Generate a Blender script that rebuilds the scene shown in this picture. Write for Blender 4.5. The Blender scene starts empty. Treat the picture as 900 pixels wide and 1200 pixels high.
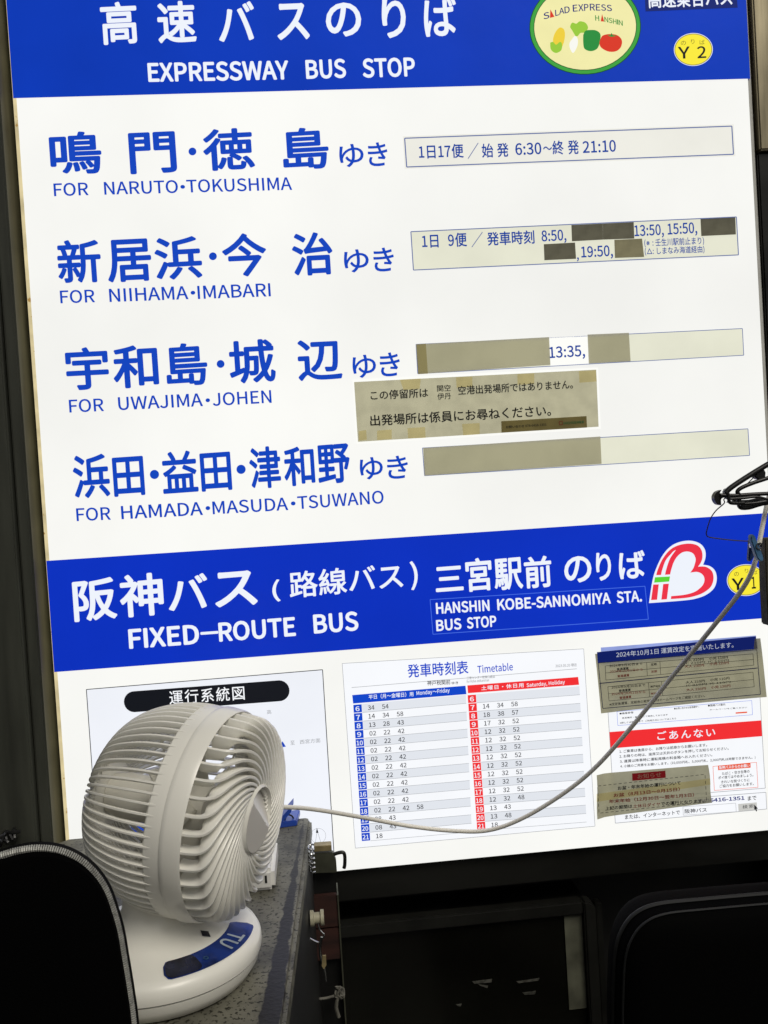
import bpy, bmesh, math, random
from mathutils import Vector, Matrix
random.seed(7)
sc = bpy.context.scene
C = sc.collection
PI = math.pi
# ------------------------------------------------------------------ camera, light
EYE = Vector((0.0, -1.19, 1.35))
FPX = 1100.0
ps, pt, ro = (math.radians(a) for a in (4.7407, -1.5134, -3.5368))
FWD = Vector((math.sin(ps)*math.cos(pt), math.cos(ps)*math.cos(pt), math.sin(pt)))
RGT0 = Vector((math.cos(ps), -math.sin(ps), 0)); UP0 = RGT0.cross(FWD)
RGT = math.cos(ro)*RGT0 + math.sin(ro)*UP0
UPV = -math.sin(ro)*RGT0 + math.cos(ro)*UP0
cd = bpy.data.cameras.new('camera'); cam = bpy.data.objects.new('camera', cd); C.objects.link(cam)
cd.sensor_fit = 'VERTICAL'; cd.sensor_height = 24; cd.lens = 24*FPX/1200
cd.clip_start = 0.02; cd.clip_end = 200
cam.matrix_world = Matrix(((RGT.x, UPV.x, -FWD.x, EYE.x), (RGT.y, UPV.y, -FWD.y, EYE.y), (RGT.z, UPV.z, -FWD.z, EYE.z), (0, 0, 0, 1)))
sc.camera = cam
SUN_EL, SUN_AZ = math.radians(48), math.radians(150)      # azimuth clockwise from +Y
w = bpy.data.worlds.new('World'); sc.world = w; w.use_nodes = True
nt = w.node_tree; bg = nt.nodes['Background']
sky = nt.nodes.new('ShaderNodeTexSky'); sky.sky_type = 'NISHITA'; sky.sun_disc = False
sky.sun_elevation = SUN_EL; sky.sun_rotation = SUN_AZ; sky.dust_density = 6; sky.air_density = 1.5
hs = nt.nodes.new('ShaderNodeHueSaturation'); hs.inputs['Saturation'].default_value = 0.08
nt.links.new(sky.outputs[0], hs.inputs['Color']); nt.links.new(hs.outputs[0], bg.inputs[0]); bg.inputs[1].default_value = 0.035
sl = bpy.data.lights.new('sun', 'SUN'); sl.energy = 1.15; sl.angle = math.radians(25); sl.color = (1, 0.93, 0.80)
so = bpy.data.objects.new('sun', sl); C.objects.link(so)
sd = Vector((math.sin(SUN_AZ)*math.cos(SUN_EL), math.cos(SUN_AZ)*math.cos(SUN_EL), math.sin(SUN_EL)))
so.rotation_euler = sd.to_track_quat('Z', 'Y').to_euler()
sc.view_settings.view_transform = 'Standard'; sc.view_settings.look = 'None'
sc.view_settings.exposure = 0; sc.view_settings.gamma = 1

# ------------------------------------------------------------------ where a picture point lies on a real plane
def ray(px, py):
    return FWD + (px-450)/FPX*RGT - (py-600)/FPX*UPV
def S(px, py, off=0.0):                    # on a plane parallel to the sign, off metres in front of it
    d = ray(px, py); t = (-off-EYE.y)/d.y
    return EYE + d*t
DESK = 0.95
def G(px, py, z=DESK):                     # on a level plane
    d = ray(px, py); t = (z-EYE.z)/d.z
    return EYE + d*t

# ------------------------------------------------------------------ mesh helpers
def mesh(name, vs, fs, m=None, smooth=False):
    me = bpy.data.meshes.new(name); me.from_pydata([tuple(v) for v in vs], [], fs); me.update()
    if m: me.materials.append(m)
    if smooth:
        for p in me.polygons: p.use_smooth = True
    return me
def link(name, me, parent=None, label=None, cat=None, group=None, kind=None, loc=None):
    o = bpy.data.objects.new(name, me); C.objects.link(o)
    if parent is not None: o.parent = parent
    if loc is not None: o.location = loc
    if label: o['label'] = label
    if cat: o['category'] = cat
    if group: o['group'] = group
    if kind: o['kind'] = kind
    return o
class MB:
    def __init__(s, org=(0, 0, 0)): s.v = []; s.f = []; s.o = Vector(org)
    def add(s, vs, fs):
        n = len(s.v); s.v += [Vector(v)-s.o for v in vs]; s.f += [tuple(i+n for i in f) for f in fs]; return s
    def quad(s, a, b, c, d): return s.add([a, b, c, d], [(0, 1, 2, 3)])
    def poly(s, ps): return s.add(ps, [tuple(range(len(ps)))])
    def box(s, x0, x1, y0, y1, z0, z1):
        return s.add([(x, y, z) for x in (x0, x1) for y in (y0, y1) for z in (z0, z1)],
                     [(0, 1, 3, 2), (4, 6, 7, 5), (0, 4, 5, 1), (2, 3, 7, 6), (0, 2, 6, 4), (1, 5, 7, 3)])
    def prism(s, ps, d):                   # polygon extruded by vector d
        n = len(ps); d = Vector(d)
        return s.add([Vector(p) for p in ps]+[Vector(p)+d for p in ps],
                     [tuple(range(n)), tuple(range(2*n-1, n-1, -1))]+[(i, i+n, (i+1) % n+n, (i+1) % n) for i in range(n)])
    def tube(s, pts, r, n=10, caps=True, closed=False):
        pts = [Vector(p) for p in pts]; k = len(pts)
        rr = r if isinstance(r, (list, tuple)) else [r]*k
        rings = []; prev = None
        for i, p in enumerate(pts):
            a = pts[(i-1) % k] if (i or closed) else p; b = pts[(i+1) % k] if (i < k-1 or closed) else p
            t = (b-a).normalized()
            if prev is None:
                ref = Vector((0, 0, 1)) if abs(t.z) < .9 else Vector((0, 1, 0)); u = t.cross(ref).normalized()
            else:
                u = (prev-t*prev.dot(t)).normalized()
            prev = u; v = t.cross(u)
            rings.append([p+rr[i]*(math.cos(2*PI*j/n)*u+math.sin(2*PI*j/n)*v) for j in range(n)])
        vs = [q for g in rings for q in g]; fs = []
        for i in range(k if closed else k-1):
            for j in range(n):
                a = i*n+j; b = i*n+(j+1) % n; c = ((i+1) % k)*n+(j+1) % n; d = ((i+1) % k)*n+j
                fs.append((a, b, c, d))
        if caps and not closed: fs += [tuple(range(n-1, -1, -1)), tuple(range((k-1)*n, k*n))]
        return s.add(vs, fs)
    def lathe(s, prof, n=64, closed=False, M=None):
        vs = []; k = len(prof); fs = []
        for (r, z) in prof:
            for j in range(n):
                p = Vector((r*math.cos(2*PI*j/n), r*math.sin(2*PI*j/n), z)); vs.append(M @ p if M else p)
        for i in range(k if closed else k-1):
            for j in range(n):
                fs.append((i*n+j, i*n+(j+1) % n, ((i+1) % k)*n+(j+1) % n, ((i+1) % k)*n+j))
        return s.add(vs, fs)
    def build(s, name, m, parent=None, smooth=False, bevel=0, **kw):
        me = mesh(name, s.v, s.f, m)
        bm = bmesh.new(); bm.from_mesh(me)
        if bevel:
            es = [e for e in bm.edges if len(e.link_faces) == 2 and e.calc_face_angle(0) > .6]
            bmesh.ops.bevel(bm, geom=es, offset=bevel, segments=2, affect='EDGES', clamp_overlap=True)
        if smooth or bevel: bmesh.ops.recalc_face_normals(bm, faces=bm.faces)
        bm.to_mesh(me); bm.free()
        if smooth:
            for p in me.polygons: p.use_smooth = True
            try: me.set_sharp_from_angle(angle=math.radians(40))
            except Exception: pass
        return link(name, me, parent, **kw)
def empty(name, loc, label, cat, group=None):
    o = link(name, None, None, label, cat, group, loc=loc); o.empty_display_size = .05; return o
def catmull(pts, n=8):
    pts = [Vector(p) for p in pts]; out = []
    for i in range(len(pts)-1):
        p0 = pts[max(i-1, 0)]; p1 = pts[i]; p2 = pts[i+1]; p3 = pts[min(i+2, len(pts)-1)]
        for j in range(n):
            t = j/n
            out.append(.5*((2*p1)+(p2-p0)*t+(2*p0-5*p1+4*p2-p3)*t*t+(3*p1-p0-3*p2+p3)*t**3))
    out.append(pts[-1]); return out

# ------------------------------------------------------------------ materials
def mat(name, col=(.5, .5, .5), rough=.5, metal=0, spec=.5, em=None, bump=None, var=None, spots=None):
    m = bpy.data.materials.new(name); m.use_nodes = True; t = m.node_tree; b = t.nodes['Principled BSDF']
    b.inputs['Base Color'].default_value = (*col, 1); b.inputs['Roughness'].default_value = rough
    b.inputs['Metallic'].default_value = metal; b.inputs['Specular IOR Level'].default_value = spec
    tc = t.nodes.new('ShaderNodeTexCoord'); src = None
    if var:                                # (scale, amount, stretch xyz): uneven colour
        mp = t.nodes.new('ShaderNodeMapping'); mp.inputs['Scale'].default_value = var[2] if len(var) > 2 else (1, 1, 1)
        t.links.new(tc.outputs['Object'], mp.inputs[0])
        nz = t.nodes.new('ShaderNodeTexNoise'); nz.inputs['Scale'].default_value = var[0]; nz.inputs['Detail'].default_value = 6
        t.links.new(mp.outputs[0], nz.inputs['Vector'])
        mx = t.nodes.new('ShaderNodeMix'); mx.data_type = 'RGBA'
        base = em[0] if em else col
        mx.inputs[6].default_value = (*[c*(1-var[1]) for c in base], 1); mx.inputs[7].default_value = (*[min(c*(1+var[1]), 1) if not em else c for c in base], 1)
        rp = t.nodes.new('ShaderNodeMapRange'); rp.inputs[1].default_value = .32; rp.inputs[2].default_value = .6
        t.links.new(nz.outputs[0], rp.inputs[0]); t.links.new(rp.outputs[0], mx.inputs[0]); src = mx.outputs[2]
    if spots:                              # (scale, threshold, colour): specks of wear
        n2 = t.nodes.new('ShaderNodeTexNoise'); n2.inputs['Scale'].default_value = spots[0]; n2.inputs['Detail'].default_value = 5; n2.inputs['Roughness'].default_value = .6
        t.links.new(tc.outputs['Object'], n2.inputs['Vector'])
        r2 = t.nodes.new('ShaderNodeMapRange'); r2.inputs[1].default_value = spots[1]; r2.inputs[2].default_value = spots[1]+.04
        t.links.new(n2.outputs[0], r2.inputs[0])
        m2 = t.nodes.new('ShaderNodeMix'); m2.data_type = 'RGBA'
        if src: t.links.new(src, m2.inputs[6])
        else: m2.inputs[6].default_value = (*(em[0] if em else col), 1)
        m2.inputs[7].default_value = (*spots[2], 1); t.links.new(r2.outputs[0], m2.inputs[0]); src = m2.outputs[2]
    if em:
        b.inputs['Emission Strength'].default_value = em[1]; b.inputs['Emission Color'].default_value = (*em[0], 1)
        if src: t.links.new(src, b.inputs['Emission Color'])
        if em[1] and name != 'lit_white': m.cycles.emission_sampling = 'NONE'
    elif src: t.links.new(src, b.inputs['Base Color'])
    if bump:
        n3 = t.nodes.new('ShaderNodeTexNoise'); n3.inputs['Scale'].default_value = bump[0]; n3.inputs['Detail'].default_value = 4
        t.links.new(tc.outputs['Object'], n3.inputs['Vector'])
        bp = t.nodes.new('ShaderNodeBump'); bp.inputs['Strength'].default_value = bump[1]; bp.inputs['Distance'].default_value = .002
        t.links.new(n3.outputs[0], bp.inputs['Height']); t.links.new(bp.outputs[0], b.inputs['Normal'])
    return m
def lit(name, col, k=1.0, rough=.3, spec=.15, **kw):   # print or plain acrylic with the lamps of the box behind it
    return mat(name, tuple(c*.06 for c in col), rough, 0, spec, em=(col, k), **kw)
def srgb(r, g, b):
    f = lambda c: (c/255/12.92 if c/255 <= .04045 else ((c/255+.055)/1.055)**2.4)
    return (f(r), f(g), f(b))
def film(name, col, trans, var=None, spots=None, tfac=.6):  # paper or tape the light of the sign shines through
    m = mat(name, col, .6, 0, .3, var=var, spots=spots); t = m.node_tree; b = t.nodes['Principled BSDF']
    tr = t.nodes.new('ShaderNodeBsdfTranslucent'); mx = t.nodes.new('ShaderNodeMixShader'); mx.inputs[0].default_value = tfac
    tr.inputs[0].default_value = (*trans, 1)
    if b.inputs['Base Color'].links:
        src = b.inputs['Base Color'].links[0].from_socket
        ml = t.nodes.new('ShaderNodeMix'); ml.data_type = 'RGBA'; ml.blend_type = 'MULTIPLY'; ml.inputs[0].default_value = 1
        t.links.new(src, ml.inputs[6]); ml.inputs[7].default_value = tuple(min(a/max(c, .01), 6) for a, c in zip(trans, col))+(1,)
        ml.clamp_result = False
        t.links.new(ml.outputs[2], tr.inputs[0])
    t.links.new(b.outputs[0], mx.inputs[1]); t.links.new(tr.outputs[0], mx.inputs[2])
    t.links.new(mx.outputs[0], t.nodes['Material Output'].inputs[0])
    return m
M = {}
M['white'] = lit('lit_white', srgb(249, 249, 245), 1.0, var=(2.2, .10), spots=(60, .80, srgb(225, 222, 205)))
M['blue'] = lit('lit_blue', srgb(12, 50, 192), 1.0, spec=.2, var=(5, .10), bump=(9, .5))
M['bluetop'] = lit('lit_header_blue', srgb(10, 58, 184), 1.0, spec=.12, var=(5, .14), bump=(9, .5))
M['letter'] = lit('lit_letter_white', srgb(236, 241, 250), 1.0)
M['btext'] = lit('lit_letter_blue', srgb(18, 68, 188), 1.0)
M['btext2'] = lit('lit_thin_blue', srgb(24, 66, 155), 1.0)
M['rule'] = lit('lit_rule', srgb(95, 110, 160), 1.0)
M['strip'] = lit('lit_strip', srgb(236, 235, 226), 1.0, var=(14, .04))
M['cream'] = lit('lit_cream', srgb(228, 228, 208), 1.0, var=(14, .07))
M['navybox'] = lit('lit_navy', srgb(14, 34, 110), 1.0)
M['outline'] = lit('lit_outline', srgb(70, 110, 225), 1.0)
M['green'] = lit('lit_green', srgb(62, 160, 62), 1.0)
M['dkgreen'] = lit('lit_dark_green', srgb(22, 70, 40), 1.0)
M['oval'] = lit('lit_oval_cream', srgb(240, 234, 170), 1.0, var=(30, .04))
M['yellow'] = lit('lit_yellow', srgb(248, 232, 60), 1.0)
M['corn'] = lit('lit_corn', srgb(236, 205, 60), 1.0)
M['leafg'] = lit('lit_leaf', srgb(150, 200, 60), 1.0)
M['pepper'] = lit('lit_pepper', srgb(40, 140, 60), 1.0)
M['tomato'] = lit('lit_tomato', srgb(215, 55, 35), 1.0)
M['radish'] = lit('lit_radish', srgb(245, 245, 238), 1.0)
M['black'] = lit('lit_black', srgb(22, 24, 30), 1.0)
M['grey'] = lit('lit_grey', srgb(150, 152, 156), 1.0)
M['red'] = lit('lit_red', srgb(235, 52, 72), 1.0)
M['lime'] = lit('lit_lime', srgb(92, 210, 52), 1.0)
M['tred'] = lit('lit_table_red', srgb(240, 48, 52), 1.0)
M['tblue'] = lit('lit_table_blue', srgb(18, 70, 200), 1.0)
M['tpaper'] = lit('lit_poster', srgb(246, 248, 252), 1.0, var=(12, .03))
M['tband'] = lit('lit_row', srgb(224, 228, 235), 1.0)
M['mappaper'] = lit('lit_map_poster', srgb(240, 243, 250), 1.0, var=(6, .05))
M['orange'] = lit('lit_orange', srgb(232, 90, 50), 1.0)
M['orangelight'] = lit('lit_orange_tint', srgb(250, 190, 160), 1.0)
M['navytext'] = lit('lit_navy_text', srgb(26, 36, 120), 1.0)
M['button'] = lit('lit_button', srgb(200, 200, 196), 1.0)
M['stripnavy'] = lit('lit_strip_navy', srgb(16, 30, 98), 1.0)
M['stripblue'] = lit('lit_strip_blue', srgb(150, 165, 225), 1.0, var=(30, .25))
M['dimwhite'] = lit('lit_dim_white', srgb(178, 184, 196), 1.0)
M['darkred'] = lit('lit_dark_red', srgb(100, 18, 22), 1.0)
M['dimred'] = mat('print_red', (.24, .03, .015), .7)
M['ink'] = mat('print_black', (.012, .012, .010), .7)
M['inknavy'] = mat('print_navy', (.012, .02, .09), .7)
M['inkgreen'] = mat('print_green', (.03, .16, .05), .7)
M['side'] = lit('lit_side_trim', srgb(222, 206, 160), 1.0, var=(30, .35), spots=(80, .62, srgb(165, 130, 70)))
M['edge'] = mat('acrylic_edge', (.62, .62, .58), .3, var=(20, .1))
M['olive'] = film('olive_paper', (.34, .32, .21), (.64, .61, .44), var=(40, .09))
M['tan'] = film('yellowed_tape', (.34, .29, .12), (.40, .36, .17), var=(60, .12))
M['olive2'] = film('dingy_paper', (.26, .25, .17), (.42, .40, .28), var=(40, .09))
M['tanlabel'] = film('tan_label', (.26, .21, .09), (.26, .22, .10), var=(60, .1))
M['tapedark'] = film('dark_tape', (.12, .115, .095), (.165, .155, .125), var=(70, .12))
M['tapebrown'] = film('brown_tape', (.21, .19, .13), (.32, .29, .20), var=(70, .1))
M['tapegrey'] = film('grey_tape', (.36, .34, .26), (.65, .62, .48), var=(12, .07), spots=(90, .72, (.2, .18, .1)))
def filt(name, col):                       # clear yellowed tape: only tints what is under it
    m = bpy.data.materials.new(name); m.use_nodes = True; t = m.node_tree; t.nodes.remove(t.nodes['Principled BSDF'])
    a = t.nodes.new('ShaderNodeBsdfTransparent'); a.inputs[0].default_value = (*col, 1); g = t.nodes.new('ShaderNodeBsdfGlossy'); g.inputs[1].default_value = .3
    x = t.nodes.new('ShaderNodeMixShader'); x.inputs[0].default_value = .03; t.links.new(a.outputs[0], x.inputs[1]); t.links.new(g.outputs[0], x.inputs[2]); t.links.new(x.outputs[0], t.nodes['Material Output'].inputs[0]); return m
M['tint'] = filt('clear_yellow_tape', (.96, .88, .62))
M['tint2'] = filt('brown_clear_tape', (.72, .66, .46))
M['clear'] = lit('lit_film_edge', srgb(251, 251, 246), 1.0)
M['steel'] = mat('brushed_steel', (.058, .061, .048), .5, .4, var=(6, .35, (6, 6, .6)), spots=(24, .70, (.03, .03, .025)), bump=(300, .05))
M['steel2'] = mat('brown_steel', (.30, .26, .17), .38, .8, var=(4, .6, (10, 10, 1)))
M['channel'] = mat('dark_channel', (.016, .016, .014), .3, .5, var=(3, .8, (1, 1, 3)))
M['wall'] = mat('dark_wall', (.006, .006, .0055), .5, 0, .3, var=(8, .6))
M['floor'] = mat('floor_concrete', (.05, .05, .047), .8, var=(5, .3), spots=(9, .62, (.03, .03, .028)), bump=(60, .4))
M['plastic'] = mat('fan_plastic', (.86, .845, .775), .28, 0, .5, var=(9, .05), bump=(700, .03))
M['plastic2'] = mat('fan_inner_plastic', (.72, .70, .62), .5, var=(9, .08))
M['hub'] = mat('hub_plastic', (.78, .75, .70), .25, 0, .5)
M['seam'] = mat('seam_dark', (.03, .03, .03), .7)
M['joint'] = mat('joint_grey', (.16, .18, .22), .5)
M['label'] = mat('blue_label', (.006, .024, .15), .18, 0, .6, var=(50, .5))
M['labeldark'] = mat('dark_label', (.01, .012, .03), .18, 0, .6, var=(90, .6))
M['labelprint'] = mat('label_print', (.42, .48, .55), .4)
M['adapter'] = mat('white_plastic', (.80, .79, .75), .3, var=(20, .03))
M['hole'] = mat('socket_hole', (.01, .01, .01), .6)
M['clip'] = mat('blue_clip', (.02, .07, .42), .35, var=(30, .2))
M['cable'] = mat('cable_grey', (.82, .79, .70), .4, var=(8, .12))
M['blackpl'] = mat('black_plastic', (.008, .008, .008), .35)
M['wire'] = mat('dark_wire', (.02, .02, .04), .4, .5)
M['pin'] = mat('peg_blue', (.06, .16, .30), .4, var=(60, .3))
M['pin2'] = mat('peg_navy', (.01, .04, .16), .4)
M['board'] = mat('old_board', (.04, .035, .022), .8, var=(60, .5, (1, 1, .2)), bump=(120, .6))
M['bag'] = mat('bag_fabric', (.0012, .0012, .0013), .9, 0, .03, bump=(900, .3))
M['bagrim'] = mat('bag_piping', (.002, .002, .002), .5, 0, .2)
M['zip'] = mat('zipper_metal', (.40, .40, .37), .4, .3, var=(300, .3))
M['chair'] = mat('chair_vinyl', (.001, .001, .001), .8, 0, .04, bump=(300, .15))
M['chairpipe'] = mat('chair_piping', (.006, .0065, .0065), .4)
M['pane'] = mat('dark_pane', (.006, .006, .0045), .15, 0, .3, var=(3, .6), spots=(7, .64, (.05, .05, .035)))
M['frame'] = mat('pane_frame', (.012, .012, .010), .4, .2, var=(20, .3))
M['reflgrey'] = mat('reflection_grey', (.06, .06, .05), .6, var=(200, .7))  # dull tone for the reflections painted on the dark pane
M['wood'] = mat('red_wood', (.028, .009, .006), .6, var=(14, .4, (1, 1, 6)))
M['bracket'] = mat('olive_metal', (.07, .072, .05), .5, .4, var=(40, .3))
M['brass'] = mat('brass_edge', (.30, .24, .12), .45, .4, var=(60, .3))
M['hook'] = mat('hook_black', (.03, .03, .025), .3, .6)
M['spool'] = mat('spool_cream', (.36, .34, .24), .5, var=(60, .2))
M['chrome'] = mat('bright_wire', (.6, .6, .58), .2, 1)
M['tie'] = mat('tie_cord', (.12, .115, .095), .6, var=(100, .3))
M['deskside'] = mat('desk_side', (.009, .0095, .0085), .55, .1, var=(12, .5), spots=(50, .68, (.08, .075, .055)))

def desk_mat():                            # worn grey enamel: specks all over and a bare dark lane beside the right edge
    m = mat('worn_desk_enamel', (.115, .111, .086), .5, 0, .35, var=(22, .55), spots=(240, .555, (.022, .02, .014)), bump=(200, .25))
    t = m.node_tree; b = t.nodes['Principled BSDF']; src = b.inputs['Base Color'].links[0].from_socket
    tc = t.nodes.new('ShaderNodeTexCoord'); sp = t.nodes.new('ShaderNodeSeparateXYZ'); t.links.new(tc.outputs['Object'], sp.inputs[0])
    nz = t.nodes.new('ShaderNodeTexNoise'); nz.inputs['Scale'].default_value = 45; nz.inputs['Detail'].default_value = 8; t.links.new(tc.outputs['Object'], nz.inputs['Vector'])
    def mth(op, a, b_, c=None):
        n = t.nodes.new('ShaderNodeMath'); n.operation = op
        for i, q in enumerate((a, b_, c)):
            if q is None: continue
            if isinstance(q, (int, float)): n.inputs[i].default_value = q
            else: t.links.new(q, n.inputs[i])
        return n.outputs[0]
    # object origin is the back right corner: x runs leftwards negative, y towards the viewer negative
    def ln(pa, pb):                        # straight edge through two cabinet-top points, as k*y + c
        a, b = G(*pa), G(*pb); k = (b.x-a.x)/(b.y-a.y); return k, a.x-LE(YB)+k*(YB-a.y)
    kl, cl_ = ln((352, 975), (302, 1200)); kr, cr_ = ln((354.5, 975), (330, 1200))
    xl_ = mth('MULTIPLY_ADD', sp.outputs[1], kl, cl_); xr_ = mth('MULTIPLY_ADD', sp.outputs[1], kr, cr_)
    centre = mth('MULTIPLY', mth('ADD', xl_, xr_), .5); width = mth('MULTIPLY', mth('SUBTRACT', xr_, xl_), .5)
    d = mth('ABSOLUTE', mth('SUBTRACT', sp.outputs[0], centre), 0)
    d = mth('MULTIPLY_ADD', nz.outputs[0], .010, mth('SUBTRACT', d, .005))
    k = t.nodes.new('ShaderNodeMapRange'); t.links.new(mth('SUBTRACT', width, d), k.inputs[0]); k.inputs[1].default_value = -.0003; k.inputs[2].default_value = .0012
    mx = t.nodes.new('ShaderNodeMix'); mx.data_type = 'RGBA'; t.links.new(k.outputs[0], mx.inputs[0]); t.links.new(src, mx.inputs[6]); mx.inputs[7].default_value = (.014, .013, .014, 1)
    t.links.new(mx.outputs[2], b.inputs['Base Color'])
    return m

# ------------------------------------------------------------------ flat print
_gl = {}; _lay = {}
try:                                       # Blender's own bundled typeface; without it the built-in one is used
    FONT = bpy.data.fonts.load(bpy.utils.system_resource('DATAFILES', path='fonts')+'/Noto Sans CJK Regular.woff2')
except Exception:
    FONT = None
EM = .3501 if FONT else 1.0
def glyphs(s, sp, bold, res, shear=0):
    k = (s, sp, bold, res)
    if k not in _gl:
        runs = []
        for ch in s:                       # Latin from the loaded typeface, the rest from the built-in fallback
            asc = ord(ch) < 256
            if runs and runs[-1][0] == asc: runs[-1][1] += ch
            else: runs.append([asc, ch])
        vs, fs, X = [], [], 0.0
        for asc, tx in runs:
            body = tx.strip(' ')
            lead = len(tx)-len(tx.lstrip(' ')); X += lead*.22*EM*sp
            if not body: continue
            c = bpy.data.curves.new('t', 'FONT'); c.body = body; c.resolution_u = res; c.space_character = sp
            if asc and FONT: c.font = FONT
            k2 = 1.0 if asc else EM
            o = bpy.data.objects.new('t', c); me = o.to_mesh(); n0 = len(vs)
            vs += [(X+v.co.x*k2, v.co.y*k2) for v in me.vertices]; fs += [tuple(i+n0 for i in p.vertices) for p in me.polygons]
            X += (max(v.co.x for v in me.vertices)+.03 if asc else len(body)*sp*EM)+(len(tx)-len(tx.rstrip(' ')))*.22*EM*sp
            o.to_mesh_clear(); bpy.data.objects.remove(o); bpy.data.curves.remove(c)
        lay = [0]*len(vs)
        thick = bold > .003; many = bold > .01; bold = bold*EM
        if thick:                    # heavier weight: the outline spread in eight directions, each layer a hair apart
            n0 = len(vs); v0, f0 = vs, fs; vs, fs, lay = [], [], []
            for q in range(8 if many else 4):
                a = 2*PI*q/(8 if many else 4)+(0 if many else PI/4)
                vs += [(x+bold*math.cos(a), y+bold*math.sin(a)) for x, y in v0]; fs += [tuple(i+q*n0 for i in f) for f in f0]; lay += [q]*n0
        x0 = min(v[0] for v in vs); x1 = max(v[0] for v in vs); y0 = min(v[1] for v in vs); y1 = max(v[1] for v in vs)
        _gl[k] = ([((x-x0)/(x1-x0), (y-y0)/(y1-y0)) for x, y in vs], fs)
        _lay[k] = lay
    return _gl[k]
def slope(x): return .0722-.0197*(x-45)/845
def T(mb, s, x0, y0, x1, y1, h, off, sp=1.0, bold=0.0, res=3):
    vs, fs = glyphs(s, sp, bold, res)
    k0 = slope(x0); k1 = slope(x1)
    a = S(x0, y0, off); b = S(x1, y1, off); c = S(x0-k0*h, y0-h, off); d = S(x1-k1*h, y1-h, off)
    lay = _lay[(s, sp, bold, res)]
    mb.add([a*(1-u)*(1-v)+b*u*(1-v)+c*(1-u)*v+d*u*v+Vector((0, -.00002*l, 0)) for (u, v), l in zip(vs, lay)], fs)
def Q(mb, pts, off): mb.poly([S(x, y, off) for x, y in pts])
def line(mb, x0, y0, x1, y1, wpx, off):
    dx, dy = x1-x0, y1-y0; l = math.hypot(dx, dy); nx, ny = -dy/l*wpx/2, dx/l*wpx/2
    Q(mb, [(x0+nx, y0+ny), (x1+nx, y1+ny), (x1-nx, y1-ny), (x0-nx, y0-ny)], off)
def rect(mb, q, wpx, off, dash=False):
    for i in range(4):
        (ax, ay), (bx, by) = q[i], q[(i+1) % 4]
        if not dash: line(mb, ax, ay, bx, by, wpx, off)
        else:
            l = math.hypot(bx-ax, by-ay); n = max(2, int(l/6.0))
            for k in range(n):
                t0, t1 = (k+.15)/n, (k+.75)/n
                line(mb, ax+(bx-ax)*t0, ay+(by-ay)*t0, ax+(bx-ax)*t1, ay+(by-ay)*t1, wpx, off)
def disc(mb, cx, cy, a, b, rot, off, n=48):
    c, s = math.cos(rot), math.sin(rot)
    Q(mb, [(cx+a*math.cos(t)*c-b*math.sin(t)*s, cy+a*math.cos(t)*s+b*math.sin(t)*c) for t in (-2*PI*i/n for i in range(n))], off)
def Zm(k, ox, oy): return lambda *p: [v/k+(ox if i % 2 == 0 else oy) for i, v in enumerate(p)]

# ================================================================== SETTING
MB().box(-6, 6, -8, 1.0, -.2, 0).build('floor', M['floor'], kind='structure')
tl = S(15, 114.5); br_ = S(404.7, 1018.8)
XL = (S(15, 114.5).x+S(77.5, 980).x)/2; XR = (S(878.6, 0).x+S(899, 390).x)/2
ZB = (S(404.7, 1018.8).z+S(836, 980).z)/2; ZT = S(450, -60).z
XR = S(893, 300).x
MB().box(-6, 6, .10, .25, 0, 3.2).build('back_wall', M['wall'], kind='structure')

# steel cladding on the left of the sign
XA = S(19.5, 640, .03).x; XB = S(37.5, 640, .022).x
def clad(name, x0, x1, y, m, label, cat='panel', z0=0.0, z1=2.4, bevel=.002):
    mb = MB((x0, y, z0)); mb.box(x0, x1, y, .10, z0, z1)
    return mb.build(name, m, loc=(x0, y, z0), bevel=bevel, label=label, cat=cat)
clad('wall_cladding', XA-.9, XA-.0008, -.030, M['steel'], 'dull grey stained steel panel at the far left edge, left of the lit sign')
clad('steel_post', XA+.0008, XB, -.022, M['steel'], 'narrow grey steel post between the wide steel panel and the dark channel beside the sign', 'post')
clad('steel_channel', XB+.0005, XL-.003, .030, M['channel'], 'dark shiny recessed steel channel along the left side of the lit sign', 'channel')
zc = S(890, 177).z
clad('steel_trim', XR+.003, XR+.026, -.004, M['steel2'], 'brownish steel trim strip at the upper right edge of the lit sign', 'trim', z0=zc)
clad('dark_trim', XR+.003, XR+.026, .004, M['channel'], 'dark steel trim below the brownish strip, right edge of the lit sign', 'trim', z1=zc-.001)
clad('side_panel', XR+.028, XR+.8, .012, M['channel'], 'dark panel at the far right beyond the steel trim of the sign')
# under the sign
clad('sill_bar', XL-.0025, XR+.0025, .010, M['channel'], 'dark glossy metal rail running directly under the lit sign', 'rail', z0=ZB-.045, z1=ZB-.001)

# ================================================================== LIT SIGN
sign = empty('lightbox_sign', (XL, 0, ZB), 'large white and blue backlit bus stop sign with Japanese destinations', 'sign')
def P(name, mb, m, parent=sign, **kw):
    mb.o = Vector(parent.location) if parent else Vector((0, 0, 0))
    mb.v = [v-mb.o for v in mb.v]
    return mb.build(name, m, parent, **kw)
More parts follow.
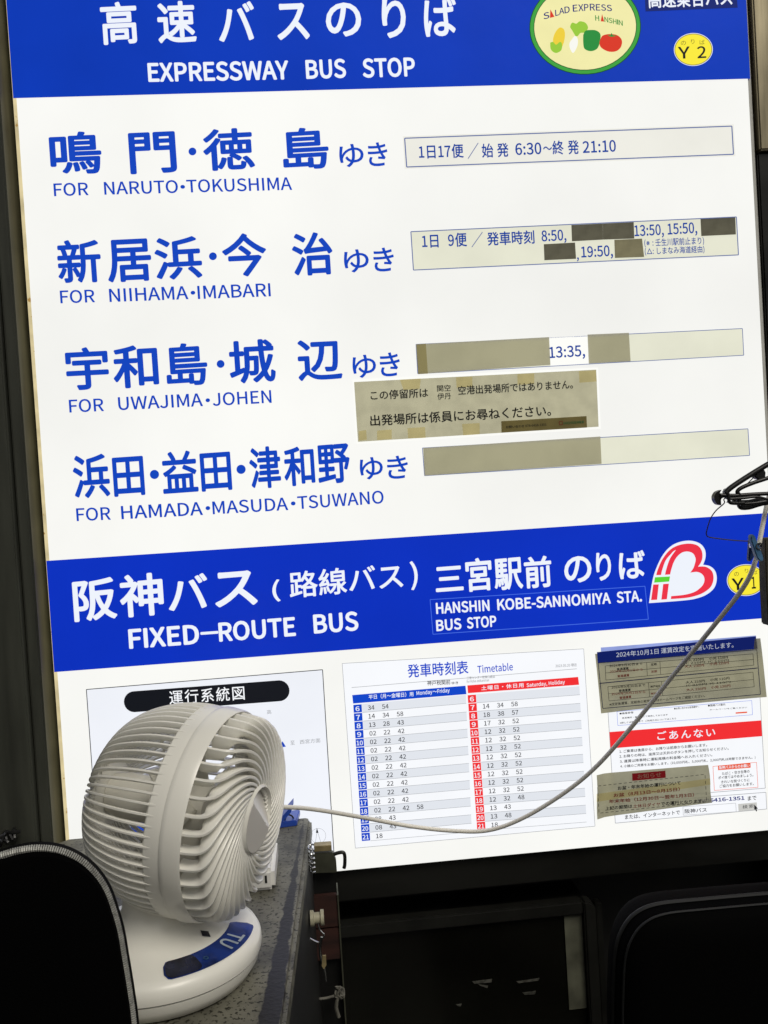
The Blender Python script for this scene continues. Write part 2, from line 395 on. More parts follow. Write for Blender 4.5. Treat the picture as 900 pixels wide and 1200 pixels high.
# face panel: front sheet with rounded right edge
mb = MB(); prof = [(XL, 0)]
for i in range(7):
    a = PI/2*i/6; prof.append((XR-.007+.007*math.sin(a), .007-.007*math.cos(a)))
prof += [(XR, .03), (XL, .03)]
mb.add([(XL+.004, 0, ZB), (XR-.007, 0, ZB), (XR-.007, 0, ZT), (XL+.004, 0, ZT)], [(0, 1, 2, 3)])
P('face_panel', mb, M['white'])
mb = MB(); n = len(prof)-2
mb.add([(x, y, z) for z in (ZB, ZT) for x, y in prof[1:8]+[(XR, .03)]], [(i, i+1, i+9, i+8) for i in range(7)])
P('rounded_edge', mb, M['edge'], smooth=True)
mb = MB(); mb.box(XL, XL+.0040, -.0012, .03, ZB, ZT); P('side_trim', mb, M['side'])
mb = MB(); mb.box(XL+.0041, XR-.0005, .001, .03, ZB-.0006, ZB-.0001); P('lower_lip', mb, M['edge'])
mb = MB(); mb.box(XL+.005, XR-.001, .031, .098, ZB, ZT); P('housing', mb, M['channel'])
o1, o2, o3, o4, o5 = .0006, .0011, .0016, .0021, .0026
def band(name, ys, m):
    (xa, ya), (xb, yb), (xc, yc), (xd, yd) = ys
    z0 = (S(xa, ya).z+S(xb, yb).z)/2; z1 = (S(xc, yc).z+S(xd, yd).z)/2
    mb = MB(); mb.add([(XL+.0042, -o1, z0), (XR-.0045, -o1, z0), (XR-.0045, -o1, z1), (XL+.0042, -o1, z1)], [(0, 1, 2, 3)]); P(name, mb, m)
mb = MB(); z0 = (S(15, 114).z+S(883, 92.3).z+S(450, 106).z)/3
mb.add([(XL+.0005, -o2-.0002, z0), (XR-.0045, -o2-.0002, z0), (XR-.0045, -o2-.0002, ZT), (XL+.0005, -o2-.0002, ZT)], [(0, 1, 2, 3)]); P('header_band', mb, M['bluetop'])
z0 = (S(63.5, 788).z+S(470, 756.2).z+S(897, 724).z)/3; z1 = (S(54, 657.5).z+S(460, 630.3).z+S(897, 601).z)/3
mb = MB(); mb.add([(XL+.0005, -o2-.0002, z0), (XR-.0045, -o2-.0002, z0), (XR-.0045, -o2-.0002, z1), (XL+.0005, -o2-.0002, z1)], [(0, 1, 2, 3)]); P('lower_band', mb, M['blue'])

def lettering(items, m, off, parent=sign, name='lettering', label=None):
    mb = MB()
    for it in items: T(mb, it[0], *it[1:6], off, **(it[6] if len(it) > 6 else {}))
    return P(name, mb, m, parent, label=label)
B = dict(bold=.022, res=4); B1 = dict(bold=.014, res=4); B3 = dict(bold=.03, res=4)
# header
lettering([('高', 120, 53, 162.5, 51, 50, B), ('速', 186, 51, 231, 49.5, 49, B), ('バ', 257, 49.5, 300, 47, 46, B), ('ス', 325.5, 47.5, 363.5, 46, 43, B),
           ('の', 383, 43.5, 424.5, 42.5, 40, B), ('り', 449, 45, 477, 44.5, 47, B), ('ば', 498, 43.5, 536.5, 42, 46, B)], M['letter'], o3, label='white headline 高速バスのりば on the top blue band')
lettering([('EXPRESSWAY', 174, 96.5, 339, 93.5, 23, B3), ('BUS', 359, 93, 406, 91.5, 23, B3), ('STOP', 425.5, 91.5, 487, 89.8, 23, B3)], M['letter'], o3, label='white words EXPRESSWAY BUS STOP')
mb = MB(); Q(mb, [(755, -15), (862, -19), (864.5, 9), (756.5, 13.5)], o3); P('navy_patch', mb, M['navybox'])
lettering([('高速乗合バス', 760, 9.8, 858.5, 6.5, 20, dict(bold=.02, res=4))], M['letter'], o4, label='small white words cut by the top of the picture')
mb = MB(); disc(mb, 685.7, 31.5, 65.5, 56, -.05, o3); P('oval_outline', mb, M['dkgreen'])
mb = MB(); disc(mb, 685.7, 31.5, 64.5, 55, -.05, o3+.0003); P('oval_ring', mb, M['green'])
mb = MB(); disc(mb, 685.7, 31.5, 60.5, 51, -.05, o4); P('oval_line', mb, M['dkgreen'])
mb = MB(); disc(mb, 685.7, 31.5, 59.7, 50.2, -.05, o4+.0003); P('oval_field', mb, M['oval'])
z = Zm(6.207, 615, 0)
def zt(s, x0, y0, x1, y1, h, zz, kw={'bold': .012}):
    k = zz(10000, 0)[0]-zz(0, 0)[0]; k /= 10000
    a = zz(x0, y0, x1, y1); return (s, a[0], a[1], a[2], a[3], h*k, kw)
lettering([zt('S', 137, 143, 180, 132, 48, z, B1), zt('L', 222, 118, 250, 110, 45, z, B1), zt('A', 250, 107, 288, 98, 45, z, B1), zt('D', 290, 98, 328, 92, 48, z, B1),
           zt('E', 350, 86, 385, 83, 50, z, B1), zt('X', 390, 83, 428, 80, 50, z, B1), zt('P', 432, 80, 465, 78, 50, z, B1), zt('R', 474, 77, 512, 77, 50, z, B1),
           zt('E', 518, 77, 550, 77, 47, z, B1), zt('S', 556, 78, 592, 79, 47, z, B1), zt('S', 597, 80, 635, 83, 47, z, B1)], M['navytext'], o5, label='dark blue arched words SALAD EXPRESS')
lettering([zt('H', 513, 150, 542, 154, 40, z, B1), zt('N', 580, 160, 608, 164, 38, z, B1), zt('S', 612, 166, 638, 170, 38, z, B1), zt('H', 642, 172, 668, 178, 38, z, B1), zt('I', 672, 178, 680, 180, 38, z, B1), zt('N', 684, 182, 713, 188, 38, z, B1)], M['pepper'], o5, label='small green word HANSHIN in the oval')
mb = MB()
for q in ([(183, 130), (216, 122), (186, 68)], [(552, 155), (578, 157), (562, 102)]):
    Q(mb, [tuple(z(*p)) for p in q], o5)
P('red_triangle', mb, M['tomato'])
def veg(nm, pts, m, d=0.0):
    mb = MB(); Q(mb, [tuple(z(x, y)) for x, y in curve(pts+[pts[0]], 5)[:-1]], o5+d); P(nm, mb, M[m])
def curve(pts, n=6): return [(v.x, v.y) for v in catmull([Vector((x, y, 0)) for x, y in pts], n)]
veg('corn', [(215, 340), (205, 290), (222, 235), (255, 200), (285, 215), (292, 260), (280, 320), (255, 360)], 'corn')
veg('corn_husk', [(185, 310), (205, 305), (228, 325), (255, 305), (270, 320), (265, 365), (225, 385), (190, 360)], 'leafg', .0001)
veg('radish_leaf', [(368, 262), (345, 222), (330, 195), (345, 165), (375, 172), (400, 155), (440, 165), (460, 200), (440, 235), (405, 240), (385, 262)], 'leafg')
veg('radish', [(340, 290), (365, 262), (385, 285), (382, 335), (352, 385), (328, 350), (325, 315)], 'radish', .0001)
veg('green_pepper', [(425, 255), (440, 225), (475, 218), (520, 222), (550, 250), (545, 310), (525, 355), (480, 372), (435, 355), (425, 310)], 'pepper', .0002)
veg('tomato', [(548, 290), (565, 260), (610, 248), (670, 255), (705, 290), (700, 340), (665, 372), (610, 375), (560, 350), (543, 320)], 'tomato', .0003)
veg('tomato_leaf', [(600, 250), (622, 256), (630, 240), (642, 256), (668, 258), (645, 266), (620, 266)], 'pepper', .0004)
def oval(cx, cy, a, b, two, ty, nori, label):
    mb = MB(); disc(mb, cx, cy, a, b, -.04, o3); P('badge_rim', mb, M['letter'])
    mb = MB(); disc(mb, cx, cy, a-.7, b-.7, -.04, o3+.0002); P('badge_line', mb, M['brownline'])
    mb = MB(); disc(mb, cx, cy, a-1.5, b-1.5, -.04, o3+.0004); P('badge_field', mb, M['yellow'])
    lettering(two, M['black'], o4+.0002, label=label); lettering(nori, M['brownline'], o4+.0002)
M['brownline'] = lit('lit_olive_line', srgb(120, 110, 40), 1.0)
oval(812.5, 58, 22.8, 19.3, [('Y', 795, 69, 808.8, 68.4, 14, B1), ('2', 817.4, 68.4, 827.8, 67.8, 14, B1)], 0,
     [('の', 798, 53, 804, 52.7, 5), ('り', 810, 51.5, 814, 51.3, 5.5), ('ば', 820, 52.3, 826, 52, 5.5)], 'black Y 2 on the yellow badge')
oval(874.4, 679.8, 22.6, 18.6, [('Y', 857.9, 692, 872.2, 691, 14, B1), ('1', 881, 690, 886, 689.6, 14, B1)], 0,
     [('の', 860.5, 675.5, 866, 675, 5), ('り', 873, 671.5, 877, 671.3, 5), ('ば', 882.5, 673.3, 888, 673, 5)], 'black Y 1 on the yellow badge')
# destinations
lettering([('鳴', 60, 205.5, 120.5, 203, 50, B), ('門', 153, 204.5, 208, 202, 48.5, B), ('徳', 239.5, 201, 299.5, 198, 49, B), ('島', 332.5, 200, 386.5, 197, 49, B)], M['btext'], o1, label='blue place names 鳴門・徳島')
mb = MB(); disc(mb, 225.5, 177.5, 4.6, 4.6, 0, o1, 24); disc(mb, 249.5, 300.3, 4.6, 4.6, 0, o1, 24); disc(mb, 258.5, 426.5, 4.6, 4.6, 0, o1, 24)
disc(mb, 181, 556, 5.4, 5.4, 0, o1, 24); disc(mb, 282.5, 550, 5.4, 5.4, 0, o1, 24); P('middle_dot', mb, M['btext'])
L2 = dict(bold=.0125, res=4)
lettering([('ゆ', 398.5, 196.5, 427, 195, 27, L2), ('き', 432, 195.5, 455, 194, 28, L2)], M['btext'], o1, label='blue ゆき after 鳴門・徳島')
lettering([('FOR', 63.5, 230.3, 104, 229, 15.5, L2), ('NARUTO', 122.5, 228.5, 209, 226.3, 15.5, L2), ('·', 211.5, 221.3, 217, 221.2, 4.6, B), ('TOKUSHIMA', 219, 226, 342.5, 222.8, 15.5, L2)], M['btext'], o1, label='blue words FOR NARUTO TOKUSHIMA')
lettering([('新', 69, 333, 120, 330.5, 51, B), ('居', 127, 331.5, 179, 329, 50, B), ('浜', 183, 329, 238, 326, 50, B), ('今', 262, 325.5, 314, 323, 51, B), ('治', 344, 324, 391.5, 321.5, 50.5, B)], M['btext'], o1, label='blue place names 新居浜・今治')
lettering([('ゆ', 404, 320, 433, 318.5, 27, L2), ('き', 438.5, 319, 462.5, 317.3, 28, L2)], M['btext'], o1, label='blue ゆき after 新居浜・今治')
lettering([('FOR', 71, 355.8, 111.5, 354.5, 15.5, L2), ('NIIHAMA', 128.5, 354, 221, 350.6, 15.5, L2), ('·', 223.5, 345.5, 229, 345.2, 4.6, B), ('IMABARI', 232, 350.5, 317.5, 347.3, 15.5, L2)], M['btext'], o1, label='blue words FOR NIIHAMA IMABARI')
lettering([('宇', 79, 458, 129, 455.5, 50, B), ('和', 134, 456, 187, 453, 50, B), ('島', 196, 453.5, 244.5, 450.5, 50, B), ('城', 270, 450.5, 324, 447.5, 51, B), ('辺', 350, 447, 402, 444.5, 48, B)], M['btext'], o1, label='blue place names 宇和島・城辺')
lettering([('ゆ', 414, 443.5, 441.5, 442, 27, L2), ('き', 446, 442, 469.5, 440, 28, L2)], M['btext'], o1, label='blue ゆき after 宇和島・城辺')
lettering([('FOR', 81.5, 483.8, 122, 482, 15.5, L2), ('UWAJIMA', 139, 481, 238, 476.2, 15.5, L2), ('·', 241, 471.5, 246.3, 471.2, 4.6, B), ('JOHEN', 249.5, 476, 318.5, 472.3, 15.5, L2)], M['btext'], o1, label='blue words FOR UWAJIMA JOHEN')
lettering([('浜', 87.5, 585, 130, 582, 51, B), ('田', 134, 582.5, 170.5, 580, 46, B), ('益', 191.5, 579, 233, 576, 49, B), ('田', 236.5, 576.5, 272.5, 574, 45, B), ('津', 294, 573.5, 330.5, 571, 49, B), ('和', 334, 570.5, 370, 568, 46, B), ('野', 373.5, 568, 411.5, 565, 46, B)], M['btext'], o1, label='blue place names 浜田・益田・津和野')
lettering([('ゆ', 422.5, 562.5, 449.5, 561, 26, L2), ('き', 454.5, 562, 479, 560, 27, L2)], M['btext'], o1, label='blue ゆき after 浜田・益田・津和野')
lettering([('FOR', 90, 611, 130, 609.3, 15.5, L2), ('HAMADA', 142.5, 608.5, 238, 603.5, 15.5, L2), ('·', 241, 598, 246.5, 597.7, 4.8, B), ('MASUDA', 249.5, 603, 338, 598, 15.5, L2), ('·', 341, 592.5, 346.5, 592.2, 4.8, B), ('TSUWANO', 349, 597, 450, 590, 15.5, L2)], M['btext'], o1, label='blue words FOR HAMADA MASUDA TSUWANO')
# time strips printed on the face
R1 = Zm(4.091, 460, 140); R2 = Zm(4.091, 660, 130); Z4 = Zm(2, 450, 240)
def strip(q, m, wpx, mline, grow=2.2, backing=None):
    mb = MB()
    if backing:
        Q(mb, [(q[0][0]-grow, q[0][1]-grow), (q[1][0]+grow, q[1][1]-grow), (q[2][0]+grow, q[2][1]+grow), (q[3][0]-grow, q[3][1]+grow)], o1); P('strip_backing', mb, backing)
    mb = MB(); Q(mb, q, o1+.0002); P('time_strip', mb, m)
    mb = MB(); rect(mb, q, wpx, o2); P('strip_border', mb, mline)
strip([(474.2, 162), (857.6, 147.8), (859.6, 180.8), (476.6, 195.7)], M['strip'], 1.3, M['rule'], backing=M['strip'])
strip([(481.5, 271.5), (863, 254.2), (865.4, 298.7), (484.5, 316.5)], M['cream'], 1.1, M['rule'])
strip([(487.5, 403.5), (870, 385), (871.6, 416.3), (489.5, 438)], M['cream'], .8, M['rule'])
strip([(495, 525), (876.5, 502.5), (878.5, 533.7), (497.5, 557.5)], M['cream'], .8, M['rule'])
mb = MB(); Q(mb, [(643.5, 395.8), (688.5, 393.5), (690, 426.3), (645, 428.8)], o2); P('strip_gap', mb, M['clear'])
N1 = dict(bold=.017, res=3)
lettering([zt('1日17便', 128, 190, 342, 184, 68, R1, N1), zt('始', 430, 184, 485, 182, 68, R1, N1), zt('発', 503, 182, 558, 179, 68, R1, N1), zt('6:30', 590, 172, 715, 167, 58, R1, N1), zt('〜', 722, 148, 765, 146, 18, R1, N1), zt('終', 768, 170, 822, 168, 68, R1, N1), zt('発', 842, 168, 895, 166, 68, R1, N1),
           zt('21:10', 95, 203, 254, 196, 58, R2, N1)], M['btext2'], o2+.0003, label='blue bus times 1日17便 始発 6:30 終発 21:10')
mb = MB()
for q in (R1(362, 188, 411, 112), R1(380, 612, 431, 540)): line(mb, *q, .9, o2+.0003)
P('slash', mb, M['rule'])
lettering([zt('1日', 143, 617, 222, 614, 62, R1, N1), zt('9便', 268, 613, 358, 609, 68, R1, N1), zt('発車時刻', 455, 606, 682, 596, 66, R1, N1), zt('8:50,', 716, 598, 835, 592, 66, R1, N1),
           zt('13:50,', 343, 614, 484, 607, 66, R2, N1), zt('15:50,', 502, 606, 644, 598, 66, R2, N1), zt(',', 66, 722, 76, 721, 20, R2, N1), zt('19:50,', 88, 716, 240, 708, 66, R2, N1),
           zt('13:35,', 388, 366, 472, 361, 33, Z4, N1)], M['btext2'], o2+.0003, label='blue bus times 8:50 13:50 15:50 19:50 13:35')
lettering([zt('(※: 壬生川駅前止まり)', 390, 655, 676, 643, 40, R2), zt('(△: しまなみ海道経由)', 392, 694, 678, 683, 38, R2)], M['btext2'], o2+.0003, label='small blue notes in brackets')
# lower band lettering
lettering([('阪', 87.4, 729.5, 138, 724.5, 49, B), ('神', 142, 724.5, 193, 720, 50, B), ('バ', 198, 716.5, 245, 712, 41, B), ('ス', 252.5, 712.5, 302.5, 708.5, 41, B)], M['letter'], o3, label='large white words 阪神バス')
lettering([('(', 320, 706, 329, 704.5, 26, B1), ('路線バス', 340, 701.5, 473, 689.5, 31, B1), (')', 482, 692, 490.5, 690.5, 34, B1)], M['letter'], o3, label='white words 路線バス in brackets')
lettering([('FIXED', 151.5, 760.5, 234, 754.5, 23, B3), ('–', 235, 744, 256, 742.5, 3.2, B), ('ROUTE', 257, 752.5, 347, 745.5, 23, B3), ('BUS', 368, 743, 420.5, 739, 23, B3)], M['letter'], o3, label='white words FIXED-ROUTE BUS')
lettering([('三', 511, 694, 543.5, 691.5, 29, B), ('宮', 547, 694, 577.5, 691.5, 39, B), ('駅', 580, 692.5, 613.5, 689.5, 37, B), ('前', 615.5, 690, 647.5, 687.5, 37, B), ('の', 662, 684, 694, 681.5, 31, B), ('り', 699.5, 681, 717, 680, 33, B), ('ば', 726, 679, 757, 677.5, 33, B)], M['letter'], o3, label='white words 三宮駅前のりば')
lettering([('HANSHIN', 511.3, 719.8, 574, 716, 13.5, B3), ('KOBE-SANNOMIYA', 583, 715.5, 716, 707.5, 13.5, B3), ('STA.', 723, 707, 752.5, 705, 13.5, B3), ('BUS', 511.5, 740, 541, 737.5, 13.5, B3), ('STOP', 547.5, 737, 582, 734.5, 13.5, B3)], M['letter'], o3, label='white words HANSHIN KOBE-SANNOMIYA STA. BUS STOP')
mb = MB(); rect(mb, [(504, 702.7), (755.8, 687), (759.8, 725.7), (507.4, 743.3)], .8, o3); P('thin_frame', mb, M['outline'])
# heart shaped emblem
h = Zm(10, 755, 625)
def curve(pts, n=6): return [(v.x, v.y) for v in catmull([Vector((x, y, 0)) for x, y in pts], n)]
outer = curve([(55, 818), (95, 560), (140, 410), (220, 250), (320, 145), (440, 95), (560, 88), (660, 125), (712, 195), (718, 280), (690, 368)])[:-1]+curve([(690, 368), (770, 385), (830, 440), (850, 530), (825, 630), (750, 705), (640, 755), (480, 785), (55, 818)])[:-1]
def HP(nm, pts, m, off):
    mb = MB(); Q(mb, [tuple(h(*p)) for p in pts], off); P(nm, mb, m)
HP('emblem_field', outer, M['letter'], o3)
def ribbon(nm, a, b, m, off):
    mb = MB(); n = len(a); vs = [S(*h(*p), off) for p in a]+[S(*h(*p), off) for p in b]
    mb.add(vs, [(i, i+1, n+i+1, n+i) for i in range(n-1)]); P(nm, mb, m)
ribbon('emblem_stroke', curve([(140, 490), (160, 420), (215, 300), (300, 195), (400, 140), (520, 120), (620, 140), (672, 200), (682, 280), (662, 345), (630, 390)], 5),
       curve([(197, 488), (210, 430), (250, 320), (310, 245), (368, 196), (510, 170), (560, 190), (602, 240), (602, 320), (585, 390), (540, 460)], 5), M['red'], o4)
ribbon('emblem_stroke', curve([(243, 485), (258, 420), (295, 310), (345, 230), (400, 175), (520, 150), (600, 190), (622, 260), (618, 330), (590, 390)], 5),
       curve([(303, 482), (315, 430), (345, 340), (390, 268), (450, 222), (520, 214), (575, 240), (602, 300), (592, 360), (575, 410)], 5), M['red'], o4+.0002)
ribbon('emblem_stroke', curve([(630, 390), (720, 392), (790, 440), (812, 520), (790, 610), (730, 672), (640, 720), (500, 755), (312, 770)], 5),
       curve([(540, 460), (620, 452), (680, 480), (705, 530), (695, 590), (650, 645), (580, 690), (470, 720), (315, 736)], 5), M['red'], o4+.0004)
HP('emblem_bar', [(105, 600), (170, 598), (150, 778), (80, 782)], M['red'], o4)
HP('emblem_bar', [(222, 594), (288, 590), (265, 772), (200, 777)], M['red'], o4)
HP('emblem_green_bar', [(125, 515), (302, 505), (292, 565), (115, 578)], M['lime'], o4)

# ================================================================== POSTERS AND NOTICES ON THE SIGN
def paper(name, q, off, m, label, cat='notice', group=None, border=None, thick=.0003, curl=None):
    t = empty(name, S(*q[3], off), label, cat, group)
    a, b, c, d = [S(x, y, off) for x, y in q]
    mb = MB(); n = 14; mrow = 8
    if curl:
        vs = []
        for j in range(mrow+1):
            for i in range(n+1):
                u, v = i/n, j/mrow; p = (a*(1-u)+b*u)*(1-v)+(d*(1-u)+c*u)*v
                vs.append(p+Vector((0, -curl(u, v), 0)))
        mb.add(vs, [(j*(n+1)+i, j*(n+1)+i+1, (j+1)*(n+1)+i+1, (j+1)*(n+1)+i) for j in range(mrow) for i in range(n)])
        mb.o = Vector((0, 0, 0)); P('sheet', mb, m, t, smooth=True)
    else:
        mb.poly([a, b, c, d]); P('sheet', mb, m, t)
    return t
# route map poster
bl = (118, 1040); brr = (392.3, 1014.5)
rm = paper('route_map', [(101.2, 808), (378, 784.8), brr, bl], .0015, M['mappaper'], 'route map poster with black title pill, partly hidden behind the white fan', 'poster')
mb = MB(); rect(mb, [(101.2, 808), (378, 784.8), brr, bl], .9, .0019); P('border', mb, M['black'], rm)
mb = MB(); pill = []
for i in range(13):
    a = PI/2+PI*i/12; pill.append((157.5+12.3*math.cos(a), 822.3-12.3*math.sin(a)))
for i in range(13):
    a = -PI/2+PI*i/12; pill.append((327+12.3*math.cos(a), 809.5-12.3*math.sin(a)))
Q(mb, pill, .0021); P('title_pill', mb, M['black'], rm)
lettering([('運行系統図', 199, 826, 287, 820, 16.5, dict(bold=.008, res=4, sp=1.15))], M['tpaper'], .0025, rm)
lettering([('至', 340.5, 873, 345.5, 872.6, 4.8), ('西宮方面', 351.5, 872, 375.5, 870, 5), ('高', 313, 837, 318, 836.6, 5)], M['grey'], .0022, rm)
mb = MB(); Q(mb, [(331, 868.5), (335, 875), (328, 876)], .0022); Q(mb, [(262, 860), (300, 857), (301, 862), (262.5, 865)], .0022); Q(mb, [(150, 930), (170, 928), (174, 975), (154, 977)], .0022); P('route_mark', mb, M['btext'], rm)
mb = MB(); cc = [(373+8.8*math.cos(t*PI/16), 979.5+8.8*math.sin(t*PI/16)) for t in range(33)]
for a, b in zip(cc, cc[1:]): line(mb, *a, *b, .35, .0022)
for q in ((371.8, 973.5, 369.6, 987), (371.8, 973.5, 375.8, 986.5)): line(mb, *q, .4, .0022)
P('compass_ring', mb, M['grey'], rm)
mb = MB(); Q(mb, [(371.4, 970), (373.2, 976), (370.2, 976)], .0024); P('compass_needle', mb, M['black'], rm)
# timetable
z = Zm(2.727, 390, 750)
tt = paper('timetable', [(401, 777.5), (684, 760.3), (697.3, 968.2), (416.4, 993.9)], .0015, M['tpaper'], 'printed bus timetable with blue weekday and red weekend columns', 'poster')
mb = MB(); rect(mb, [(401, 777.5), (684, 760.3), (697.3, 968.2), (416.4, 993.9)], .5, .0019); line(mb, *z(60, 152, 780, 92), .5, .0019); P('border', mb, M['grey'], tt)
lettering([zt('発車時刻表', 240, 121, 434, 108, 43, z, dict(bold=.012, res=4)), zt('Timetable', 463, 106, 576, 97, 25, z)], M['tblue'], .0024, tt, label='blue title 発車時刻表 Timetable')
lettering([zt('神戸税関前', 302, 146, 376, 142, 16, z, dict(bold=.01)), zt('ゆき', 380, 142, 401, 141, 9, z)], M['black'], .0024, tt)
lettering([zt('三宮センター街東口経由', 428, 126, 518, 121, 9, z), zt('for Kobe-zeikanmae', 428, 137, 500, 132, 9, z), zt('2023.05.20 現在', 712, 88, 780, 84, 10, z)], M['grey'], .0024, tt)
mb = MB(); Q(mb, [tuple(z(*p)) for p in ((62, 176), (424, 146), (427, 173), (65, 203))], .0022); P('weekday_header', mb, M['tblue'], tt)
mb = MB(); Q(mb, [tuple(z(*p)) for p in ((430, 145), (784, 118), (787, 143), (432, 170))], .0022); P('weekend_header', mb, M['tred'], tt)
lettering([zt('平日（月〜金曜日）用', 115, 190, 258, 180, 15, z, dict(bold=.012)), zt('Monday〜Friday', 268, 180, 374, 170, 17, z, B1), zt('土曜日・休日用', 475, 161, 610, 151, 14, z, dict(bold=.012, sp=1.2)), zt('Saturday, Holiday', 620, 154, 742, 143, 16, z, B1)], M['letter'], .0027, tt, label='white column headings')
wk = {6: '34 54', 7: '14 34 58', 8: '13 28 43', 18: '02 22 42 58', 19: '08 43', 20: '08 43', 21: '18'}
we = {6: '', 7: '14 34 58', 8: '18 38 57', 9: '17 32 52', 18: '12 32 48', 19: '13 43', 20: '13 48', 21: '18'}
for side in (0, 1):
    cells = MB(); bands = MB(); rules = MB(); nums = MB(); hrs = MB()
    for hr in range(6, 22):
        i = hr-6
        cx, cy = ((79+1.733*i, 219+27.33*i), (444.5+1.93*i, 188+27.07*i))[side]
        q = z(cx-13.5, cy-11.5, cx+13, cy-13.5, cx+14.5, cy+11.5, cx-12, cy+13.5)
        Q(cells, [(q[0], q[1]), (q[2], q[3]), (q[4], q[5]), (q[6], q[7])], .0022)
        xe = (425+1.2*i, 788+1.45*i)[side]; kk = (.088, .078)[side]
        yl0, yl1 = cy-14.6, cy+12.7
        q = z(cx+14, yl0, xe, yl0-kk*(xe-cx-14), xe+1.5, yl1-kk*(xe-cx-14), cx+15.6, yl1)
        if i % 2 == 0: Q(bands, [(q[0], q[1]), (q[2], q[3]), (q[4], q[5]), (q[6], q[7])], .0019)
        line(rules, q[6], q[7], q[4], q[5], .4, .0023)
        s = str(hr); wd = 6.5 if len(s) == 1 else 10
        a = z(cx-wd+.5, cy+8.5, cx+wd+.5, cy+7.8); T(hrs, s, *a, 15/2.727, .0026, bold=.016)
        for k, t in enumerate((we if side else wk).get(hr, '12 32 52' if side else '02 22 42').split()):
            nx = cx+44+45.2*k; ny = cy-3-3.6*k-(.5 if side else 0)
            T(nums, t, *z(nx-10.5, ny+8, nx+10.5, ny+6.5), 14.5/2.727, .0026, bold=.010)
    lab = ('weekday', 'weekend')[side]
    P('row_band', bands, M['tband'], tt); P('hour_cells', cells, M[('tblue', 'tred')[side]], tt, label=('blue', 'red')[side]+' column of hour boxes')
    P('row_rule', rules, M['grey'], tt); P('hour_numbers', hrs, M['letter'], tt); P('departure_times', nums, M['black'], tt, label=lab+' departure minutes')
# guide notice
z = Zm(4.091, 680, 730)
def zq(*p): return [tuple(z(x, y)) for x, y in p]
gn = paper('guide_notice', zq((128, 350), (858, 290), (893, 893), (168, 962)), .0015, M['tpaper'], 'white guide notice with a red title band ごあんない and small print', 'notice')
mb = MB(); rect(mb, zq((128, 350), (858, 290), (887, 792), (160, 850)), .6, .0019); rect(mb, zq((162, 868), (890, 812), (894, 892), (168, 960)), .6, .0019)
rect(mb, zq((492, 882), (745, 864), (748, 905), (494, 922)), .4, .0024); P('border', mb, M['grey'], gn)
mb = MB(); Q(mb, zq((140, 523), (867, 467), (872, 543), (145, 602)), .0022); P('title_band', mb, M['tred'], gn)
lettering([zt('ごあんない', 370, 562, 648, 543, 42, z, dict(bold=.012, sp=1.25))], M['letter'], .0026, gn, label='white title ごあんない')
lettering([zt('1. ご乗車は後扉から、お降りは前扉からお願いします。', 188, 624, 608, 592, 15, z), zt('2. お降りの時は、座席又は天井のボタンを押してお知らせください。', 188, 648, 712, 608, 15, z),
           zt('3. 運賃は降車時に運転席横の料金箱へお入れください。', 190, 672, 633, 640, 15, z), zt('4. 小銭のご用意をお願いします。(10,000円札、5,000円札、2,000円札は両替できません。)', 192, 696, 840, 652, 15, z),
           zt('●乗車券等', 188, 440, 255, 434, 10, z), zt('●お問い合わせは各営業所へ', 450, 416, 570, 406, 10, z), zt('●路線バス案内', 612, 402, 695, 396, 11, z), zt('各営業所・案内所にて発売しております', 200, 460, 420, 444, 8, z), zt('ホームページをご覧ください', 620, 420, 800, 408, 7, z), zt('※詳しくは営業所まで ご利用方法についてはこちら', 190, 484, 460, 462, 9, z),
           zt('たばこ・空き缶等の', 680, 730, 812, 718, 15, z), zt('ポイ捨てはやめましょう。', 662, 750, 830, 736, 15, z), zt('きれいな街づくりに', 676, 770, 812, 760, 15, z), zt('ご協力をお願いします。', 668, 790, 832, 778, 15, z),
           zt('または、インターネットで', 215, 942, 478, 918, 21, z), zt('阪神バス', 501, 914, 607, 906, 21, z), zt('まで', 803, 852, 845, 848, 21, z)], M['black'], .0024, gn, label='small black print')
lettering([zt('(06)6416-1351', 560, 868, 788, 852, 24, z, dict(bold=.03))], M['navytext'], .0025, gn, label='dark blue telephone number')
mb = MB(); rect(mb, zq((636, 688), (845, 668), (852, 788), (643, 803)), .5, .0022); line(mb, *z(745, 432, 800, 428), 1.6, .0022); P('orange_frame', mb, M['orange'], gn)
mb = MB(); Q(mb, zq((660, 684), (816, 672), (817, 694), (661, 706)), .0024); P('orange_tab', mb, M['orange'], gn)
lettering([zt('阪神バスからのお願い', 666, 702, 812, 691, 16, z, B1)], M['letter'], .0027, gn)
mb = MB(); rect(mb, zq((176, 425), (822, 372), (826, 440), (180, 492)), .4, .0022); P('blue_frame', mb, M['outline'], gn)
mb = MB(); Q(mb, zq((757, 868), (846, 860), (848, 895), (759, 903)), .0022); P('button', mb, M['button'], gn)
lettering([zt('検索', 778, 892, 832, 886, 18, z, dict(sp=1.3))], M['black'], .0026, gn)
mb = MB(); Q(mb, zq((834, 870), (852, 890), (844, 891), (848, 902), (843, 904), (839, 893), (834, 896)), .0028); P('pointer_arrow', mb, M['black'], gn)
